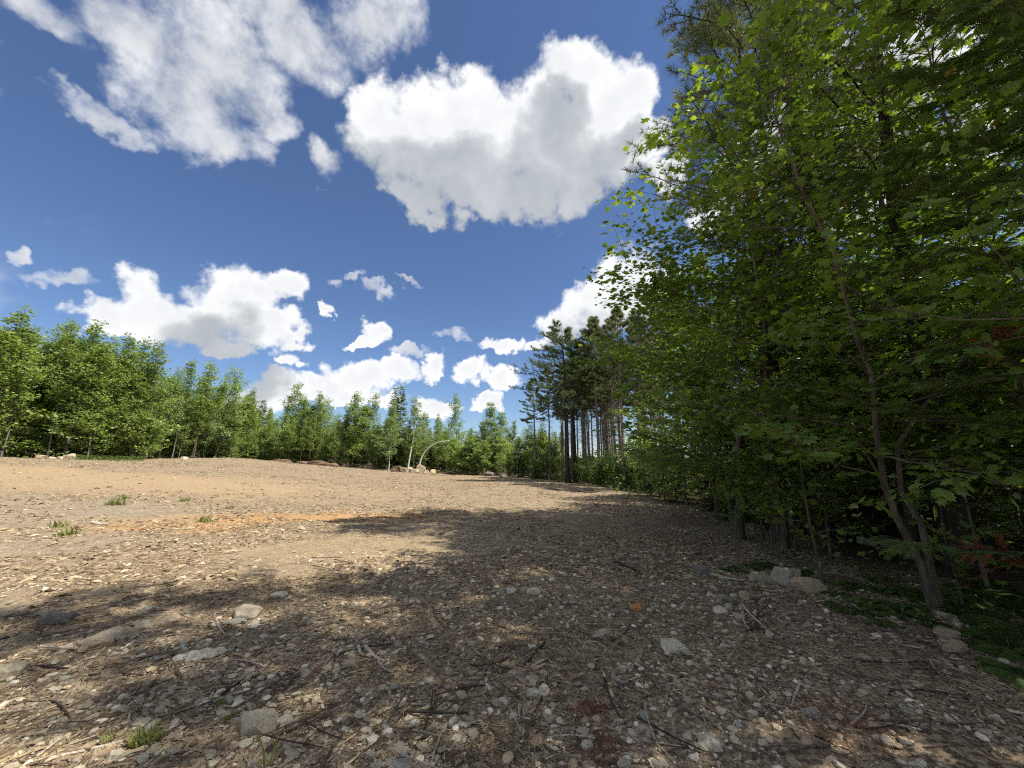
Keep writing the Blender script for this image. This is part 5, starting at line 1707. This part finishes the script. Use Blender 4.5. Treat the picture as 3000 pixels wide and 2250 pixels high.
def fern_mesh(seed, fronds=8, L=0.42):
    rng = np.random.default_rng(seed)
    acc = Acc()
    for k in range(fronds):
        a = k * 6.283 / fronds + rng.normal(0, 0.3)
        P = grow(rng, (0, 0, 0), (math.cos(a), math.sin(a), 0.9), L * (0.75 + 0.5 * rng.random()), 10, -0.13, 0.03)
        tube(acc, P, np.linspace(0.004, 0.001, 11), 3)
        n = 30
        s = np.linspace(0.12, 0.98, n)
        q, t = along(P, s)
        t = t / np.linalg.norm(t, axis=1, keepdims=True)
        for sd in (-1, 1):
            side = np.cross(t, [0, 0, 1.0]) * sd
            f = side + t * 0.35
            f[:, 2] -= 0.15
            ln = 0.34 * L * np.sin(np.pi * (0.12 + 0.86 * (1 - s))) ** 0.8
            V, F = stamp(np.array([(0, 0, 0), (.07, .25, 0), (.05, .6, -.03), (0, 1, -.08), (-.05, .6, -.03), (-.07, .25, 0)]), np.array([(0, 1, 5), (1, 2, 4), (1, 4, 5), (2, 3, 4)]), q, f, np.tile([[0.0, 0.0, 1.0]], (n, 1)), ln + 0.01)
            acc.put(V, F)
    return acc.mesh('fern', MAT['fern_leaf'])


FERN = [fern_mesh(1), fern_mesh(2, 6, 0.36)]
AF = 'bright green fern on the shaded ground at the lower right'
for k, (px, py, s) in enumerate([(2860, 1760, 0.9), (2930, 1790, 1.0), (2985, 1850, 1.0), (2885, 1830, 0.7), (2960, 1910, 0.9), (2620, 1800, 0.55), (2560, 1775, 0.6), (2800, 1730, 0.6), (2680, 1745, 0.5), (2450, 1745, 0.55), (2500, 1720, 0.6), (2150, 1672, 0.6), (2200, 1662, 0.6), (2580, 1700, 0.6), (2990, 1760, 1.1), (2740, 1835, 0.5), (2660, 1790, 0.6), (2710, 1770, 0.5), (2530, 1800, 0.4), (2905, 1870, 0.6), (2840, 1800, 0.6), (2780, 1785, 0.5), (2640, 1740, 0.6), (2430, 1770, 0.4), (2475, 1790, 0.35), (2590, 1830, 0.4), (2960, 1740, 0.9), (2870, 1705, 0.7), (2240, 1655, 0.5), (2290, 1668, 0.5), (2350, 1680, 0.5), (2390, 1700, 0.4), (2990, 1990, 0.6), (2930, 1960, 0.45)]):
    g = on_ground(px, py)
    tag(obj('fern', FERN[k % 2], None, g, (0, 0, px * 0.1), (s, s, s)), '%s fern growing %s' % ('large' if s > 0.85 else 'small', 'at the right edge, lower right' if px > 2840 else ('around the foot of the forked maple' if px > 2600 else ('behind the low brown boulder' if px > 2400 else 'behind the broken pale log'))), 'fern', 'ferns at the wood edge')

# green ground cover along the wood edge and below the left trees
rngc = np.random.default_rng(33)


def cover(name, n, fx, size, label, mat='fern_leaf'):
    xy = fx(n)
    x, y = xy[:, 0], xy[:, 1]
    m = len(x)
    z = height(x, y) - H0 + 0.01 + 0.26 * rngc.random(m) ** 1.6 * size / 0.08
    a = rngc.random(m) * 6.283
    V, F = stamp(OVAL_T, OVAL_F, np.stack([x, y, z], 1), np.stack([np.cos(a), np.sin(a), rngc.normal(0, 0.3, m)], 1), np.stack([rngc.normal(0, 0.5, m), rngc.normal(0, 0.5, m), np.ones(m)], 1), size * (0.6 + 0.8 * rngc.random(m)))
    tag(obj(name, mesh_from(name, V, [F], MAT[mat])), label, 'ground cover', kind='stuff')


def edge_xy(n):
    y = 3.0 + 9 * rngc.random(n) ** 1.2
    x = edge_x(y) + rngc.normal(0.35, 0.6, n) + 0.2 * rngc.random(n)
    k = (vnoise(x * 1.3, y * 1.3, 61) > 0.45) & (x > edge_x(y) - 0.7)
    return np.stack([x, y], 1)[k]


def left_xy(n):
    px = 265 + 200 * rngc.random(n)
    d = 29.6 + (px - 265) * 0.03 + 2.6 * rngc.random(n)
    return np.stack([(px - 1500) / FPX * d / math.cos(PITCH), d], 1)


cover('undergrowth', 2600, edge_xy, 0.045, 'low green undergrowth along the near wood edge')
cover('ground_cover', 1300, left_xy, 0.12, 'patch of bright low green plants at the foot of the left trees', 'fern_leaf')
cover('wood_undergrowth', 5000, lambda n: np.stack([7.0 + 10 * rngc.random(n), 4 + 26 * rngc.random(n)], 1), 0.09, 'low green plants on the floor of the wood')

# thin saplings between the field and the forked maple
def thin_sapling(pts, d, r, seed, label, leaves=0.5, dead=0):
    pl = Plant(seed)
    P = world_path(pts, d, d + 0.2)
    b = Vector(P[0])
    b.z = hz(b.x, b.y)
    P = P - np.array(b)
    P[0, 2] = -0.05
    s = np.linspace(0, len(P) - 1, 12)
    Q = np.stack([np.interp(s, np.arange(len(P)), P[:, k]) for k in range(3)], 1)
    for _ in range(3):
        Q[1:-1] = (Q[:-2] + 2 * Q[1:-1] + Q[2:]) / 4
    rad = np.linspace(r, r * 0.35, 12)
    tube(pl.wood, Q, rad, 6)
    branch_out(pl, Q, rad, 0.35, int(12 * leaves + 3), 0.8, 0.0, 0.8, 4, int(10 * leaves + 2), 0.09, 0.15, 0.7, 0.45, 0.02, 4, None, None, 0.003)
    root = tag(empty('sapling', b), label, 'sapling')
    for part, me in pl.finish('thin_sapling', MAPLE_T, MAPLE_F, 'maple_bark', 'maple_leaf'):
        obj(part, me, root)
    if dead:
        rng = pl.rng
        c = along(Q, np.array([0.93]))[0][0]
        pos = c + rng.normal(0, 0.10, (dead, 3)) * np.array([1, 1, 0.7]) + np.array([-0.15, 0, 0.0])
        dl = mesh_from('dead_leaf', MAPLE_T, [MAPLE_F], MAT['dry_leaf'])
        for k in range(dead):
            obj('dead_leaf', dl, root, pos[k], (math.pi + rng.normal(0, 0.5), rng.normal(0, 0.5), rng.random() * 6.28), [0.09 * (0.6 + 0.5 * rng.random())] * 3)


g = on_ground(2411, 1712)
thin_sapling([(2411, 1712), (2400, 1640), (2375, 1560), (2365, 1480), (2340, 1380), (2350, 1280)], g.y, 0.022, 1, 'crooked thin sapling right behind the low brown boulder, with curled dead leaves', 0.4, 12)
g = on_ground(2435, 1652)
thin_sapling([(2435, 1652), (2425, 1560), (2410, 1430), (2405, 1300), (2400, 1150)], g.y, 0.025, 2, 'straight grey sapling between the crooked sapling and the pine', 0.6)
for k, (px, py, tx, ty, lb) in enumerate([(2232, 1600, 2215, 1350, 'leftmost thin stem of the sapling clump at the field edge'), (2262, 1632, 2240, 1300, 'second stem of the sapling clump at the field edge'), (2282, 1640, 2250, 1250, 'third stem of the sapling clump at the field edge'), (2305, 1640, 2262, 1330, 'fourth stem of the sapling clump at the field edge'), (2330, 1630, 2300, 1280, 'rightmost stem of the sapling clump at the field edge')]):
    g = on_ground(px, py)
    thin_sapling([(px, py), ((px * 2 + tx) / 3 + 4, (py * 2 + ty) / 3), ((px + 2 * tx) / 3 - 4, (py + 2 * ty) / 3), (tx, ty)], g.y, 0.018, 10 + k, lb, 0.7)
g = on_ground(2905, 1740)
thin_sapling([(2905, 1740), (2885, 1690), (2863, 1615), (2840, 1500), (2800, 1350)], g.y, 0.03, 21, 'slim grey sapling right of the forked maple', 0.3)
g = on_ground(2822, 1790)
thin_sapling([(2822, 1800), (2815, 1740), (2790, 1660), (2760, 1560), (2755, 1450)], g.y, 0.014, 22, 'whip-thin sapling close to the forked maple', 0.4)
thin_sapling([(3040, 1560), (2990, 1450), (2920, 1290), (2845, 1160), (2800, 1020), (2785, 900)], 6.0, 0.055, 23, 'pale leaning maple stem curving up at the right edge', 1.0)
g = on_ground(1948, 1468)
thin_sapling([(1948, 1468), (1944, 1400), (1936, 1340), (1940, 1280)], g.y, 0.05, 24, 'pale slim stem standing at the bend of the wood edge', 1.0)

# dead conifer boughs, rusty red
def dead_bough(path, d0, d1, label, n=26, reach=0.25, seed=1):
    rng = np.random.default_rng(seed)
    P = world_path(path, d0, d1)
    b = P[0].copy()
    acc = Acc()
    tube(acc, P - b, np.linspace(0.010, 0.003, len(P)), 4)
    sprays = []
    for k in range(n):
        q, t = along(P - b, np.array([0.1 + 0.9 * rng.random()]))
        sd = np.cross(unit(t[0]), [0, 0, 1]) * rng.choice([-1, 1])
        C = grow(rng, q[0], unit(t[0]) + sd * 0.8 + np.array([0, 0, rng.normal(0, 0.25)]), reach * (0.5 + rng.random()), 4, -0.03, 0.12)
        tube(acc, C, np.linspace(0.003, 0.0015, 5), 3)
        m = 7
        pp, tt = along(C, np.linspace(0.1, 1, m))
        sprays.append((pp, tt / np.linalg.norm(tt, axis=1, keepdims=True) + rng.normal(0, 0.3, (m, 3))))
    pp = np.concatenate([s[0] for s in sprays])
    tt = np.concatenate([s[1] for s in sprays])
    root = tag(empty('dead_bough', b), label, 'branch')
    obj('branch', acc.mesh('dead_bough_wood', MAT['brown_stick'], True), root)
    V, F = stamp(SPRAY_T, SPRAY_F, pp, tt, np.stack([rng.normal(0, .4, len(pp)), rng.normal(0, .4, len(pp)), np.ones(len(pp))], 1), 0.08 * (0.7 + 0.6 * rng.random(len(pp))))
    obj('needles', mesh_from('dead_bough_needles', V, [F], MAT['dead_needle']), root)


dead_bough([(3060, 900), (2990, 945), (2920, 985), (2860, 1010)], 3.2, 3.3, 'rust-red dead bough hanging at the right edge, upper one', 26, 0.22, 3)
dead_bough([(3080, 1660), (3000, 1650), (2930, 1620), (2870, 1612)], 3.9, 4.0, 'rust-red dead bough low at the right edge', 34, 0.28, 4)
for px, py, label, s in ((2480, 2122, 'patch of red-brown dead needles on the dark soil', 0.30), (1732, 2090, 'upper brown clump of dead pine needles', 0.13), (1773, 2205, 'lower, larger brown clump of dead pine needles', 0.17)):
    g = on_ground(px, py)
    rng = np.random.default_rng(px)
    m = int(260 * s / 0.2)
    a = rng.random(m) * 6.283
    r = s * rng.random(m) ** 0.7
    pos = np.stack([np.cos(a) * r, np.sin(a) * r, 0.012 + 0.05 * rng.random(m) * (1 - r / s)], 1)
    b = rng.random(m) * 6.283
    V, F = stamp(SLIV_T * np.array([0.03, 1, 0.03]), SLIV_F, pos, np.stack([np.cos(b), np.sin(b), rng.normal(0, .2, m)], 1), np.tile([[0., 0, 1]], (m, 1)), 0.09 * (0.6 + 0.7 * rng.random(m)))
    tag(obj('needle_clump', mesh_from('needle_clump', V, [F], MAT['dead_needle']), None, g), label, 'needles')
